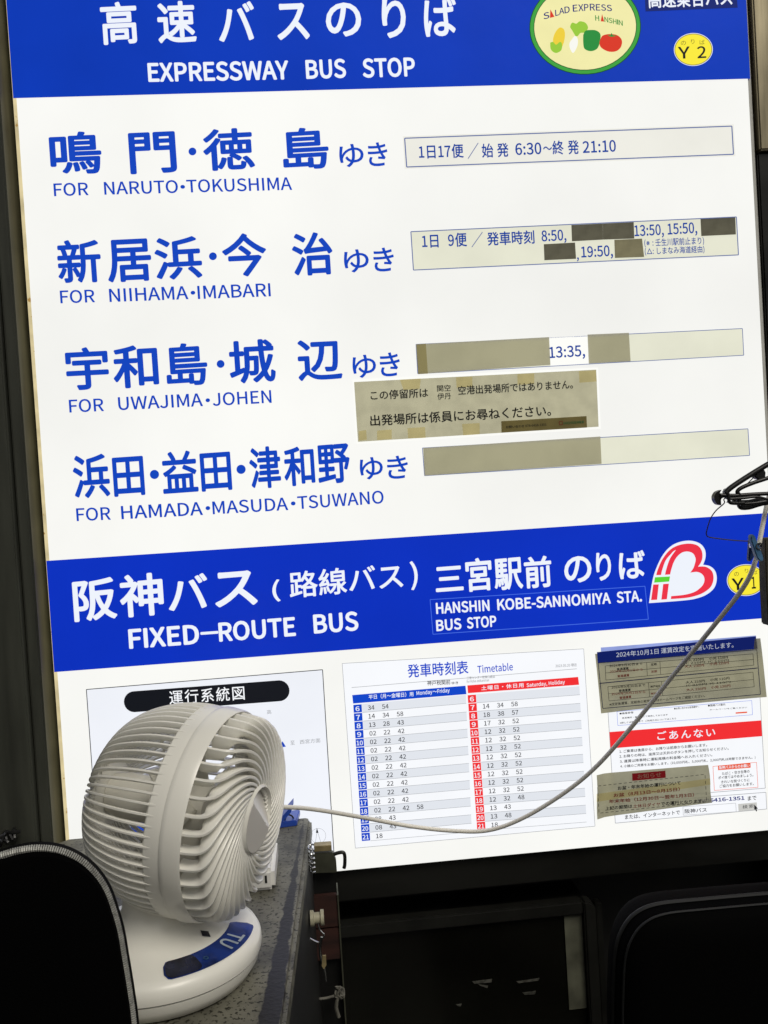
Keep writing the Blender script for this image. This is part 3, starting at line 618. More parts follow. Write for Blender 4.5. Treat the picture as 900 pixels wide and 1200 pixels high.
# pale blue sheet peeping out above, then the fare notice
bs = paper('blue_sheet', zq((98, 118), (842, 60), (850, 130), (104, 190)), .0034, M['stripblue'], 'pale blue sheet edge peeping out above the fare notice', 'paper')
fn = paper('fare_notice', zq((66, 146), (853, 70), (887, 352), (97, 432)), .0052, M['olive2'], 'greyish olive fare change notice with navy title dated 2024, taped above the red titled guide', 'notice',
           curl=lambda u, v: .004*abs(u-.45)**2*4+.0012*math.sin(3*v+1))
O = .0105
mb = MB(); Q(mb, zq((80, 140), (842, 64), (850, 124), (84, 192)), O); P('title_band', mb, M['stripnavy'], fn)
lettering([zt('2024年10月1日', 173, 166, 376, 148, 26, z, dict(bold=.008)), zt('運賃改定を実施いたします。', 388, 147, 735, 118, 27, z, dict(bold=.008))], M['dimwhite'], O+.0004, fn, label='pale title 2024年10月1日 運賃改定を実施いたします。')
mb = MB(); rect(mb, zq((86, 192), (846, 128), (864, 342), (108, 410)), .8, O); line(mb, *z(92, 290, 850, 216), 1.1, O); P('navy_frame', mb, M['inknavy'], fn)
mb = MB()
for q in (((120, 206), (828, 148), (832, 202), (123, 274)), ((132, 306), (828, 236), (834, 306), (138, 374))):
    q = zq(*q); rect(mb, q, .5, O)
    for t in (.28, .37):
        line(mb, q[0][0]+(q[1][0]-q[0][0])*t, q[0][1]+(q[1][1]-q[0][1])*t, q[3][0]+(q[2][0]-q[3][0])*t, q[3][1]+(q[2][1]-q[3][1])*t, .5, O)
    line(mb, (q[0][0]+q[3][0])/2, (q[0][1]+q[3][1])/2, (q[1][0]+q[2][0])/2, (q[1][1]+q[2][1])/2, .5, O)
P('table_rule', mb, M['ink'], fn)
lettering([zt('2024年9月30日まで', 140, 213, 298, 201, 13, z, dict(bold=.02)), zt('普通運賃', 175, 229, 232, 224, 13, z, dict(bold=.024)), zt('定期', 338, 206, 366, 203, 12, z, dict(bold=.024)), zt('大人 210円', 497, 187, 592, 180, 13, z, dict(bold=.024)), zt('小児 110円', 617, 178, 708, 170, 13, z, dict(bold=.024)), zt('IC 210円  IC 110円', 500, 200, 712, 184, 10, z),
           zt('2024年9月30日まで', 150, 316, 312, 304, 13, z, dict(bold=.02)), zt('普通運賃', 185, 332, 242, 327, 13, z, dict(bold=.024)), zt('神戸地区', 336, 312, 386, 308, 12, z, dict(bold=.024)), zt('大人 210円', 505, 292, 598, 284, 13, z, dict(bold=.024)), zt('小児 110円', 622, 280, 716, 271, 13, z, dict(bold=.024)), zt('IC 210円  IC 110円', 508, 306, 720, 288, 10, z),
           zt('※改定後運賃、定期券の発売額等はホームページをご確認ください。', 140, 398, 598, 356, 14, z, B1)], M['ink'], O, fn, label='small black print')
lettering([zt('2024年10月1日から', 142, 240, 300, 229, 13, z, dict(bold=.02)), zt('普通運賃', 178, 262, 235, 257, 13, z, dict(bold=.024)), zt('定期', 340, 240, 368, 237, 12, z, dict(bold=.024)), zt('大人 230円', 500, 216, 594, 209, 13, z, dict(bold=.024)), zt('小児 120円', 620, 204, 712, 197, 13, z, dict(bold=.024)),
           zt('2024年10月1日から', 150, 348, 312, 336, 13, z, dict(bold=.02)), zt('普通運賃', 188, 366, 245, 360, 13, z, dict(bold=.024)), zt('神戸地区', 338, 346, 388, 342, 12, z, dict(bold=.024)), zt('大人 230円', 508, 328, 602, 320, 13, z, dict(bold=.024)), zt('小児 120円', 626, 316, 720, 307, 13, z, dict(bold=.024))], M['dimred'], O, fn, label='small red print')
# holiday notice
hn = paper('holiday_notice', zq((72, 724), (612, 680), (632, 862), (76, 936)), .0048, M['olive2'], 'curled olive notice with dashed frame about holiday running, lowest at the right', 'notice',
           curl=lambda u, v: .010*max(0, .12-u)**2*40+.006*max(0, u-.9)+.002*math.sin(6*v))
O = .0115
mb = MB(); Q(mb, zq((78, 820), (622, 745), (625, 775), (78, 858)), .0100); P('yellowed_band', mb, M['tint'], hn)
mb = MB(); rect(mb, zq((82, 782), (598, 726), (606, 858), (90, 912)), .6, O, dash=True); P('dashed_frame', mb, M['ink'], hn)
mb = MB(); Q(mb, zq((248, 722), (408, 708), (410, 742), (250, 757)), .0100); P('red_label', mb, M['darkred'], hn)
lettering([zt('お知らせ', 275, 748, 388, 737, 22, z, dict(bold=.004))], mat('faded_print', (.32, .2, .14), .7), O, hn, label='faded title お知らせ')
lettering([zt('お盆・年末年始の運行について', 180, 802, 482, 776, 19, z, dict(bold=.028)), zt('上記の期間は', 120, 900, 250, 887, 19, z, dict(bold=.028)), zt('での運行となります。', 387, 877, 594, 862, 19, z, dict(bold=.028))], M['ink'], O, hn, label='black print')
lettering([zt('お盆（8月13日〜8月15日）', 160, 836, 478, 806, 19, z, dict(bold=.028)), zt('年末年始（12月30日〜翌年1月3日）', 138, 866, 546, 833, 19, z, dict(bold=.028)), zt('土休日ダイヤ', 253, 888, 384, 877, 18, z, dict(bold=.02))], M['dimred'], O, hn, label='red print')
# airport notice with taped edges
z8 = Zm(2.8125, 400, 420)
def z8q(*p): return [tuple(z8(x, y)) for x, y in p]
an = paper('airport_notice', z8q((42, 78), (840, 37), (848, 225), (55, 275)), .0030, M['olive'], 'olive notice この停留所は held by yellowed tape pieces, right of the third destination', 'notice')
mb = MB(); Q(mb, z8q((36, 70), (846, 30), (855, 232), (50, 282)), .0015); P('clear_film', mb, M['clear'], an)
for q in (((193, 70), (262, 66), (258, 100), (205, 104)), ((378, 62), (432, 60), (432, 94), (380, 97)), ((580, 52), (636, 49), (636, 84), (581, 87)), ((783, 42), (839, 39), (842, 76), (785, 80)),
          ((118, 238), (166, 234), (166, 266), (118, 269)), ((218, 230), (276, 226), (278, 262), (220, 264)), ((398, 216), (456, 213), (456, 250), (402, 254)), ((57, 240), (82, 236), (84, 268), (58, 271))):
    mb = MB(); Q(mb, z8q(*q), .0033); P('tape_piece', mb, M['tint'], an)
lettering([zt('この停留所は', 97, 138, 287, 128, 31, z8, N1), zt('関空', 316, 110, 361, 108, 22, z8), zt('伊丹', 317, 137, 362, 134, 22, z8), zt('空港出発場所ではありません。', 386, 121, 764, 100, 30, z8, N1), zt('出発場所は係員にお尋ねください。', 96, 224, 692, 190, 37, z8, N1)], M['ink'], .0036, an, label='black Japanese lettering')
mb = MB(); Q(mb, z8q((527, 207), (808, 190), (810, 228), (528, 245)), .0040); P('corner_label', mb, M['tanlabel'], an)
lettering([zt('お問い合わせ 078-6416-1351', 543, 231, 676, 222, 9, z8, B1)], M['ink'], .0043, an)
lettering([zt('HANSHIN', 732, 218, 766, 216, 9, z8, B1), zt('阪神電車', 768, 216, 800, 214, 9, z8)], M['inkgreen'], .0043, an)
mb = MB(); rect(mb, z8q((718, 208), (728, 207), (729, 218), (719, 219)), .7, .0043); P('red_mark', mb, M['dimred'], an)
# blanking tapes over departure times
tapes = [(((39, 547), (189.2, 540), (190.8, 617), (42, 625)), R2, 'tapedark', 'longer dark brown tape left half over a time beside 8:50', 0),
         (((189.5, 540), (338, 533), (341, 612), (191, 617)), R2, 'tapedark', 'dark brown tape just left of the time 13:50', .0002),
         (((658, 518), (825, 510), (828, 592), (662, 600)), R2, 'tapedark', 'dark brown tape at the right end of the second time strip', 0),
         (((725, 598), (875, 590), (880, 668), (728, 675)), R1, 'tapedark', 'dark brown tape on the lower line just left of 19:50', 0),
         (((245, 618), (378, 612), (388, 700), (248, 705)), R2, 'tapebrown', 'lighter brown tape on the lower line just right of 19:50', 0),
         (((75, 327), (387, 310), (390, 375), (80, 397)), Z4, 'tapegrey', 'wide grey beige tape at the left end of the third time strip', 0),
         (((477, 304), (574, 300), (578, 367), (480, 372)), Z4, 'tapegrey', 'small square beige tape right of the time 13:35', 0),
         (((92, 570), (507, 543), (510, 607), (95, 635)), Z4, 'tapegrey', 'longest grey beige tape covering the left half of the lowest time strip', 0)]
for q, zz, m, lab, e in tapes:
    q = [tuple(zz(x, y)) for x, y in q]; org = S(*q[3], .003)
    mb = MB(org); mb.poly([S(x, y, .0028+e) for x, y in q])
    mb.build('masking_tape', M[m], loc=org, label=lab, cat='tape', group='tapes masking departure times')
q = [tuple(Z4(x, y)) for x, y in ((76, 327), (98, 325), (103, 396), (80, 397))]; org = S(*q[3], .0034)
mb = MB(org); mb.poly([S(x, y, .0034) for x, y in q]); mb.build('masking_tape', M['tint2'], loc=org, label='narrow darker tape scrap at the far left end of the third time strip', cat='tape', group='tapes masking departure times')

# ================================================================== CABINET WITH WORN TOP
YB = min(G(362, 957).y, -.028); YF = -1.02
def lx(pa, pb):                            # x of the line through two cabinet-top points, at depth y
    a, b = G(*pa), G(*pb); k = (b.x-a.x)/(b.y-a.y); return lambda y: a.x+k*(y-a.y)
LE = lx((363, 975), (334, 1200)); XD = LE(YB); XDF = LE(YF); XE = G(56, 990).x
M['desk'] = desk_mat()
desk = empty('metal_cabinet', (XD, YB, 0), 'worn grey metal cabinet with chipped enamel top carrying the white fan', 'cabinet')
mb = MB((XD, YB, DESK)); 
ch = .02
prof = [(XE+ch, YB), (XD-.006, YB), (LE(YB-.006), YB-.006), (XDF, YF), (XE, YF), (XE, YB-.02)]
mb.prism([Vector((x, y, DESK-.022)) for x, y in prof], (0, 0, .022))
o = mb.build('top', M['desk'], desk, bevel=.004, smooth=True, loc=(0, 0, DESK))
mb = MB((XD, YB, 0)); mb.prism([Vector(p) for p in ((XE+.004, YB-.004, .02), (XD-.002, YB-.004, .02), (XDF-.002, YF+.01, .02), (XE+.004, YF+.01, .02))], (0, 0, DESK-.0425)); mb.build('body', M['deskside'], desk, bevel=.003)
mb = MB((XD, YB, 0)); mb.box(XE+.03, min(XD, XDF)-.03, YF+.03, YB-.03, 0, .02); mb.build('plinth', M['seam'], desk)
for k in range(3):
    mb = MB((XD, YB, 0)); mb.box(XE+.03, XDF-.03, YF+.002, YF+.0095, .08+.27*k, .33+.27*k); d = mb.build('drawer', M['deskside'], desk, bevel=.002)
    mb = MB((XD, YB, 0)); mb.tube([((XE+XDF)/2-.06, YF-.02, .2+.27*k), ((XE+XDF)/2+.06, YF-.02, .2+.27*k)], .005); mb.box((XE+XDF)/2-.06, (XE+XDF)/2-.052, YF-.02, YF+.002, .196+.27*k, .204+.27*k); mb.box((XE+XDF)/2+.052, (XE+XDF)/2+.06, YF-.02, YF+.002, .196+.27*k, .204+.27*k); mb.build('handle', M['chrome'], d)
# small grey box behind, left of the cabinet corner
a = G(13, 1000); b = G(43, 986)
mb = MB((a.x, a.y, 0)); x0, x1 = a.x-.01, b.x+.0; y1 = b.y-.0; mb.prism([Vector((x0, y1-.12, .02)), Vector((x1, y1-.12, .02)), Vector((x1, y1-.012, .02)), Vector((x1-.012, y1, .02)), Vector((x0+.012, y1, .02)), Vector((x0, y1-.012, .02))], (0, 0, DESK-.02))
mb.box(x0+.01, x1-.01, y1-.11, y1-.01, 0, .02)
mb.build('locker', M['desk'], loc=(a.x, a.y, 0), bevel=.002, label='narrow grey metal locker top seen behind the black bag at the left edge', cat='locker')
# dark crumpled rag with wire on it
c0 = G(6, 990)+Vector((.0, .0, .0)); mb = MB((c0.x, c0.y, DESK+.0005)); rnd = random.Random(3)
for k in range(9):
    p = c0+Vector((rnd.uniform(-.02, .012), rnd.uniform(-.02, .01), .005)); pts = [p+Vector((rnd.uniform(-.012, .012), rnd.uniform(-.012, .012), rnd.uniform(0, .012))) for _ in range(4)]
    mb.tube(catmull(pts, 4), .0022, 6)
mb.build('cable_tangle', M['blackpl'], loc=(c0.x, c0.y, DESK+.0005), smooth=True, label='tangled black cords lying on the locker at the left edge', cat='cords')

# ================================================================== FAN
bc = G(187, 1116, DESK+.02); bc.z = DESK
FS = .909
fan = empty('desk_fan', bc, 'off-white round circulator fan with ribbed cage standing on the cabinet', 'fan')
RB = .0945
MB().lathe([(0.0, 0), (.076, 0), (.084, .003), (.0905, .012), (.0925, .0195), (.086, .0197)], 96).build('base_foot', M['plastic'], fan, smooth=True)
MB().lathe([(.086, .0198), (.0915, .0198), (.0915, .0212), (.086, .0212)], 96).build('base_seam', M['seam'], fan)
topprof = [(.086, .0213), (.0938, .0213), (.0945, .025), (.0942, .031), (.0915, .0362), (.086, .0388), (.074, .0412), (.060, .0445), (.046, .050), (.036, .058), (.031, .068), (.029, .080), (.0, .082)]
MB().lathe(topprof, 96).build('base_cover', M['plastic'], fan, smooth=True)
def topz(r):
    for (r0, z0), (r1, z1) in zip(topprof[2:], topprof[3:]):
        if r1 <= r <= r0: return z0+(z1-z0)*(r0-r)/(r0-r1)
    return .04
def sector(r0, r1, a0, a1, lift, name, m, nr=6, na=40, rnd_=.25):
    mb = MB(); vs = []
    for i in range(na+1):
        u = i/na; a = a0+(a1-a0)*u; e = min(u, 1-u)*(a1-a0)*r1; k = min(1, e/.006); ins = (1-math.sqrt(max(0, 1-(1-k)**2)))*.006 if abs(k) < 1 else 0
        for j in range(nr+1):
            r = r0+ins+(r1-r0-2*ins)*j/nr; vs.append((r*math.cos(a), r*math.sin(a), topz(r)+lift))
    mb.add(vs, [(i*(nr+1)+j, (i+1)*(nr+1)+j, (i+1)*(nr+1)+j+1, i*(nr+1)+j+1) for i in range(na) for j in range(nr)])
    return mb.build(name, m, fan, smooth=True)
A0, A1 = math.radians(-78), math.radians(2)
lb = sector(.066, .088, A0, A1, .0007, 'control_label', M['label'])
sector(.0665, .0875, A0+.02, A0+.40, .0011, 'control_label', M['labeldark'])
def surf_text(s, ang, r, hgt, wid, rot, m, lift=.0013):
    vs, fs = glyphs(s, 1.0, .02, 3); mb = MB(); out = []
    for u, v in vs:
        x, y = (u-.5)*wid, (v-.5)*hgt; xr = x*math.cos(rot)-y*math.sin(rot); yr = x*math.sin(rot)+y*math.cos(rot)
        a = ang-xr/r; q = r+yr; out.append((q*math.cos(a), q*math.sin(a), topz(q)+lift))
    mb.add(out, fs); return mb.build('lettering', m, lb)
surf_text('TU', math.radians(-24), .077, .0155, .024, 0, M['labelprint'])
surf_text('◎', math.radians(-50), .078, .005, .005, 0, mat('label_print_dim', (.05, .12, .25), .3))
# small square sticker
ang = math.radians(-30); r0 = .054
mb = MB()
for q in [[(-.0045, 0), (0, -.0055), (.0045, 0), (0, .0055)]]:
    mb.add([((r0+y)*math.cos(ang+x/r0), (r0+y)*math.sin(ang+x/r0), topz(r0+y)+.0009) for x, y in q], [(0, 1, 2, 3)])
mb.build('small_sticker', M['labeldark'], fan)
# head
al, el = math.radians(20), math.radians(-8)
AX = Vector((math.cos(al)*math.cos(el), -math.sin(al)*math.cos(el), math.sin(el)))
d = ray(262, 953); ctr = EYE + d*((bc.y-.004-EYE.y)/d.y)       # centre of the front ring
hc = (ctr-bc)/FS
zax = AX; yax = (Vector((0, 0, 1))-zax*zax.z).normalized(); xax = yax.cross(zax)
HM = Matrix(((xax.x, yax.x, zax.x, hc.x), (xax.y, yax.y, zax.y, hc.y), (xax.z, yax.z, zax.z, hc.z), (0, 0, 0, 1)))
R = .0935
def headpart(name, mb, m, **kw):
    o = mb.build(name, m, fan, **kw); o.matrix_local = HM; return o
headpart('ring_band', MB().lathe([(R*.985, .002), (R*1.0, .004), (R*1.015, .001), (R*1.03, -.010), (R*1.03, -.0125), (R*1.02, -.015), (R*.98, -.015), (R*.965, -.013), (R*.965, .001)], 128, closed=True), M['plastic'], smooth=True)
rear = [(1.01, -.016), (1.02, -.034), (1.005, -.052), (.955, -.070), (.87, -.088), (.75, -.102), (.60, -.112), (.45, -.118), (.31, -.121)]
front = [(.985, .000, 0), (.975, .012, .0), (.955, .024, -.02), (.90, .0315, -.09), (.80, .036, -.24), (.68, .0385, -.42), (.56, .0395, -.62), (.44, .0395, -.86), (.35, .038, -1.10), (.29, .036, -1.30)]
front = [(a, b*.86, c) for a, b, c in front]
def fin(path, dep, th):                    # path of (r, z, swirl); dep = blade depth into the cage
    pts = []
    cp = catmull([Vector(p) for p in path], 4); n = len(cp)
    vs = []; cen = [Vector((p.x*R*math.cos(p.z), p.x*R*math.sin(p.z), p.y)) for p in cp]
    for i, p in enumerate(cp):
        t = (cen[min(i+1, n-1)]-cen[max(i-1, 0)]).normalized()
        rad = Vector((math.cos(p.z), math.sin(p.z), 0)); dr = path_dep(dep, i/(n-1))
        outv = Vector((rad.x*NRM[0](i/(n-1)), rad.y*NRM[0](i/(n-1)), NRM[1](i/(n-1)))).normalized()
        outv = (outv-t*outv.dot(t)).normalized(); s = t.cross(outv).normalized()
        k = th/2
        vs += [cen[i]+s*k, cen[i]+s*k*.6+outv*th*.25, cen[i]-s*k*.6+outv*th*.25, cen[i]-s*k, cen[i]-s*k*.7-outv*dr, cen[i]+s*k*.7-outv*dr]
    fs = [(i*6+j, i*6+(j+1) % 6, (i+1)*6+(j+1) % 6, (i+1)*6+j) for i in range(n-1) for j in range(6)]+[tuple(range(5, -1, -1)), tuple(range((n-1)*6, n*6))]
    me = mesh('fin', vs, fs, M['plastic']); bm = bmesh.new(); bm.from_mesh(me); bmesh.ops.recalc_face_normals(bm, faces=bm.faces); bm.to_mesh(me); bm.free()
    for q in me.polygons: q.use_smooth = True
    me.set_sharp_from_angle(angle=math.radians(50)); return me
def path_dep(dep, u): return dep[0]*(1-u)+dep[1]*u
NRM = (lambda u: 1-u**.7, lambda u: -u**.7-.02)
rm_ = fin([(a, b, 0) for a, b in rear], (.0055, .004), .0024)
NR = 68
for k in range(NR):
    o = link('cage_rib', rm_, fan); o.matrix_local = HM @ Matrix.Rotation(2*PI*k/NR, 4, 'Z')
NRM = (lambda u: max(0, 1-u*2.2), lambda u: min(1, u*3)+.02)
fm_ = fin(front, (.015, .005), .0030)
NF = 38
for k in range(NF):
    o = link('grille_fin', fm_, fan); o.matrix_local = HM @ Matrix.Rotation(2*PI*k/NF, 4, 'Z')
def band_sector(name, prof, a0, a1, m, na=40):
    mb = MB(); k = len(prof); vs = []
    for i in range(na+1):
        a = a0+(a1-a0)*i/na
        for (q, zz) in prof: vs.append((q*math.cos(a), q*math.sin(a), zz))
    mb.add(vs, [(i*k+j, (i+1)*k+j, (i+1)*k+(j+1) % k, i*k+(j+1) % k) for i in range(na) for j in range(k)]+[tuple(range(k)), tuple(range((na+1)*k-1, na*k-1, -1))])
    return headpart(name, mb, m, smooth=True)
rp_ = [(R*a*.992, b) for a, b in rear[:6]]; rq_ = [(R*a*.97, b) for a, b in reversed(rear[:6])]
band_sector('lower_housing', rp_+rq_, math.radians(-128), math.radians(-52), M['plastic'])
band_sector('joint_strip', [(R*1.025, -.040), (R*1.03, -.046), (R*1.012, -.056), (R*.99, -.048)], math.radians(-112), math.radians(-78), M['joint'], 20)
headpart('collar', MB().lathe([(R*1.015, -.0145), (R*1.022, -.020), (R*1.02, -.029), (R*1.0, -.031), (R*.985, -.029), (R*.985, -.0145)], 128, closed=True), M['plastic'], smooth=True)
headpart('grille_rim', MB().lathe([(R*.97, -.002), (R*.90, -.002), (R*.90, -.005), (R*.97, -.005)], 96, closed=True), M['plastic'])
headpart('rear_disc', MB().lathe([(0, -.1245), (R*.30, -.1245), (R*.335, -.122), (R*.335, -.116), (R*.30, -.115), (0, -.115)], 48), M['plastic'], smooth=True)
headpart('rear_ring', MB().lathe([(R*.74, -.099), (R*.755, -.0975), (R*.74, -.096), (R*.725, -.0975)], 96, closed=True), M['plastic'], smooth=True)
headpart('motor_housing', MB().lathe([(0, -.116), (R*.2, -.114), (R*.23, -.10), (R*.23, -.075), (R*.2, -.066), (0, -.066)], 48), M['plastic2'], smooth=True)
# hub cap: two shallow facets meeting in a ridge, folded to give a lit wedge
hr = .029; n = 64; vs = []; line_n = Vector((math.cos(math.radians(48)), math.sin(math.radians(48)), 0))
def hubz(x, y):
    s = x*line_n.x+y*line_n.y-.004
    return .0365-(.38*s if s > 0 else -.03*s)
ringv = [(hr*math.cos(2*PI*i/n), hr*math.sin(2*PI*i/n)) for i in range(n)]
mb = MB(); nn = 14; vs = []; fs = []
grid = []
for j in range(1, nn+1):
    for i in range(n): x, y = ringv[i][0]*j/nn, ringv[i][1]*j/nn; vs.append((x, y, hubz(x, y)))
vs.append((0, 0, hubz(0, 0))); ci = len(vs)-1
for i in range(n): fs.append((ci, i, (i+1) % n))
for j in range(nn-1):
    for i in range(n): fs.append((j*n+i, (j+1)*n+i, (j+1)*n+(i+1) % n, j*n+(i+1) % n))
b0 = (nn-1)*n
for i in range(n): x, y = ringv[i]; vs.append((x*1.01, y*1.01, .026))
for i in range(n): fs.append((b0+i, ci+1+i, ci+1+(i+1) % n, b0+(i+1) % n))
mb.add(vs, fs); headpart('hub_cap', mb, M['hub'])
headpart('hub_ring', MB().lathe([(.0295, .030), (.0315, .0330), (.0295, .0355), (.0285, .030)], 64, closed=True), M['plastic'], smooth=True)
# propeller
prop = headpart('propeller', MB().lathe([(0, -.012), (.022, -.013), (.026, -.020), (.027, -.055), (0, -.056)], 40), M['plastic2'], smooth=True)
for k in range(5):
    mb = MB(); vs = []; na, nr_ = 8, 8
    for j in range(nr_+1):
        r = .022+(.072-.022)*j/nr_; wdt = .50+.12*math.sin(PI*j/nr_)
        for i in range(na+1):
            u = i/na; a = 2*PI*k/5+(u-.5)*wdt*1.4+.25*j/nr_; vs.append((r*math.cos(a), r*math.sin(a), -.034+(u-.5)*.034+.004*math.sin(PI*u)))
    mb.add(vs, [(j*(na+1)+i, j*(na+1)+i+1, (j+1)*(na+1)+i+1, (j+1)*(na+1)+i) for j in range(nr_) for i in range(na)])
    b_ = mb.build('blade', M['plastic2'], prop, smooth=True); sm = b_.modifiers.new('solid', 'SOLIDIFY'); sm.thickness = .0018
# pivot joint between base and head
pv = hc-AX*.055
mb = MB(); mb.tube([Vector((0, 0, .078)), Vector((pv.x*.5, pv.y*.5, .082)), Vector((pv.x*.8, pv.y*.8, hc.z-R*.93))], [.028, .034, .04], 32); mb.build('neck', M['plastic'], fan, smooth=True)
headpart('joint_band', MB().lathe([(R*1.022, -.040), (R*1.028, -.046), (R*1.022, -.055), (R*1.015, -.046)], 96, closed=True), M['joint'], smooth=True) if False else None

fan.scale = (FS, FS, FS)

# ================================================================== THINGS ON THE CABINET
# multi-socket adapter
p0 = G(298, 1049); p1 = G(323, 1044); dirn = (G(327, 992, DESK+.02)-G(324, 1024, DESK+.02)); dirn.z = 0; dirn.normalize()
side = Vector((dirn.y, -dirn.x, 0)); 
ad = empty('socket_adapter', p1, 'small white mains adapter block with socket slots behind the fan', 'adapter')
def obox(mb, o, u, v, w_, U, V, W):
    mb.add([o+u*a*U+v*b*V+w_*c*W for a in (0, 1) for b in (0, 1) for c in (0, 1)], [(0, 1, 3, 2), (4, 6, 7, 5), (0, 4, 5, 1), (2, 3, 7, 6), (0, 2, 6, 4), (1, 5, 7, 3)]); return mb
Zv = Vector((0, 0, 1))
mb = MB(p1); obox(mb, p1-side*.034+Zv*.0005, side, dirn, Zv, .034, .085, .022); mb.build('body', M['adapter'], ad, bevel=.004, smooth=True)
for s_ in (.018, .010):
    mb = MB(p1); obox(mb, p1-side*s_-dirn*.0006+Zv*(.009), side, dirn, Zv, .0022, .001, .0075); mb.build('slot', M['hole'], ad)
mb = MB(p1); obox(mb, p1-side*.030-dirn*.0006+Zv*(.007), side, dirn, Zv, .003, .001, .003); mb.build('slot', M['hole'], ad)
# blue clip
q0 = G(348, 968); cl = empty('bulldog_clip', q0, 'blue plastic clip at the back of the cabinet top beside the fan', 'clip')
mb = MB(q0); mb.prism([G(326, 971), G(348, 968), G(352, 955), G(330, 957)], (0, 0, .007)); mb.build('lower_jaw', M['clip'], cl, bevel=.001)
dv = -q0.y
mb = MB(q0); e = .10
A_ = G(330, 962, DESK+.009); 
def H(px, py, y): dd = ray(px, py); return EYE+dd*((y-EYE.y)/dd.y)
yy = q0.y
mb.prism([H(326, 962, yy-.004), H(344, 941.5, yy+.004), H(341, 952, yy+.004), H(327, 968, yy-.004)], (.0, .014, .002)); mb.build('upper_jaw', M['clip'], cl)
mb = MB(q0); mb.tube(catmull([H(333, 962, yy+.006), H(337, 955, yy+.006), H(343, 957, yy+.008), H(344, 963, yy+.008)], 5), .001, 8); mb.build('spring', M['hook'], cl, smooth=True)
# coil of black and white cord at the cabinet edge
c0 = Vector((XD+.0045, 0, 0)); P0 = H(366, 990, YB-.10); P1 = H(365, 1022, YB-.10)
mb = MB(P1); pts = []
for i in range(97):
    t = i/96; c = P0*(1-t)+P1*t; c.x = LE(YB-.10)+.0035; a = 2*PI*6*t
    pts.append(c+Vector((.0028*math.cos(a), .0045*math.sin(a), 0)))
mb.tube(pts, .0011, 7); mb.build('coiled_cord', M['chrome'], loc=P1, smooth=True, label='small shiny coiled cord hanging at the upper right edge of the cabinet', cat='cord')

# ================================================================== GREY CABLE
cp = [(250, 952, .20), (300, 946, .16), (340, 946, .13), (372, 949, .10), (420, 957, .085), (480, 968, .08), (530, 973.5, .08), (572, 973, .09), (612, 959, .11), (660, 930, .14), (700, 897, .17), (745, 846, .21), (790, 790, .25), (835, 735, .30), (872, 687, .335), (886, 655, .35), (891, 630, .35), (896, 604, .345), (900, 586, .34), (907, 560, .335), (922, 500, .33), (940, 380, .33), (950, 100, .33)]
pts = catmull([S(x, y, o_) for x, y, o_ in cp], 10); org = pts[0]
mb = MB(org); mb.tube(pts, [.0026-.0004*min(1, i/(.8*len(pts))) for i in range(len(pts))], 14); mb.build('power_cable', M['cable'], loc=org, smooth=True, label='long sagging grey power cable crossing the lower right of the sign', cat='cable')

# ================================================================== HANGER, PEG AND BOARD AT THE RIGHT
HO = .36
z7 = Zm(6.3125, 820, 530)
def hz(*p, o=HO): return [S(*z7(x, y), o) for x, y in p]
hg = empty('clothes_hanger', S(905, 575, HO), 'black plastic folding clothes hanger hanging at the right edge', 'hanger')
def strand(name, pts, r, m=M['blackpl'], o=HO, parent=hg, n=6, smooth=True, **kw):
    mb = MB(parent.location); mb.tube(catmull(hz(*pts, o=o), n), r, 10); return mb.build(name, m, parent, smooth=smooth, **kw)
k = 1.1/1100
strand('upper_arm', [(192, 300), (230, 262), (350, 182), (505, 88), (700, -20)], 2.5*k)
strand('inner_arm', [(296, 318), (278, 292), (310, 262), (400, 225), (505, 190), (700, 120)], 1.9*k)
strand('cross_bar', [(150, 318), (260, 320), (380, 312), (505, 306), (700, 300)], 1.9*k)
strand('lower_loop', [(285, 316), (290, 360), (300, 405), (360, 408), (440, 385), (505, 372), (700, 350)], 2.2*k)
strand('prong', [(205, 300), (215, 350), (228, 374), (290, 378), (330, 376)], 1.6*k, o=HO+.006)
strand('prong', [(225, 345), (330, 338), (420, 330), (505, 350)], 1.3*k, o=HO+.012)
strand('prong', [(240, 365), (350, 365), (440, 352), (505, 376)], 1.8*k, o=HO-.006)
strand('prong', [(300, 384), (400, 378), (505, 360)], 1.6*k, o=HO+.004)
mb = MB(hg.location); mb.prism(hz((400, 180), (430, 140), (470, 105), (492, 150), (488, 195), (440, 205)), (0, .008, 0)); mb.build('joint_plate', M['blackpl'], hg, bevel=.0012)
mb = MB(hg.location); mb.prism(hz((188, 280), (215, 262), (222, 300), (238, 318), (232, 345), (212, 352), (190, 318)), (0, .007, 0)); mb.build('end_plate', M['blackpl'], hg, bevel=.001)
mb = MB(hg.location)
cres = curve([(162, 278), (128, 292), (108, 325), (112, 360), (132, 385), (160, 392)], 5); inner = curve([(160, 392), (158, 352), (170, 338), (196, 330), (190, 312), (150, 306), (162, 278)], 4)
mb.prism(hz(*(cres+inner[1:-1])), (0, .006, 0)); mb.build('end_hook', M['blackpl'], hg)
strand('wire', [(400, 185), (370, 215), (340, 245), (330, 262)], .5*k, M['wire'])
# the rest of the hanger beyond the picture: hook and far arm
hx = S(930, 540, HO)
mb = MB(hg.location); mb.tube(catmull([hx+Vector((-.004, 0, -.02)), hx+Vector((.0, 0, .03)), hx+Vector((.015, 0, .055)), hx+Vector((.03, 0, .04)), hx+Vector((.028, 0, .02))], 6), .002, 8); mb.build('hanging_hook', M['chrome'], hg, smooth=True)
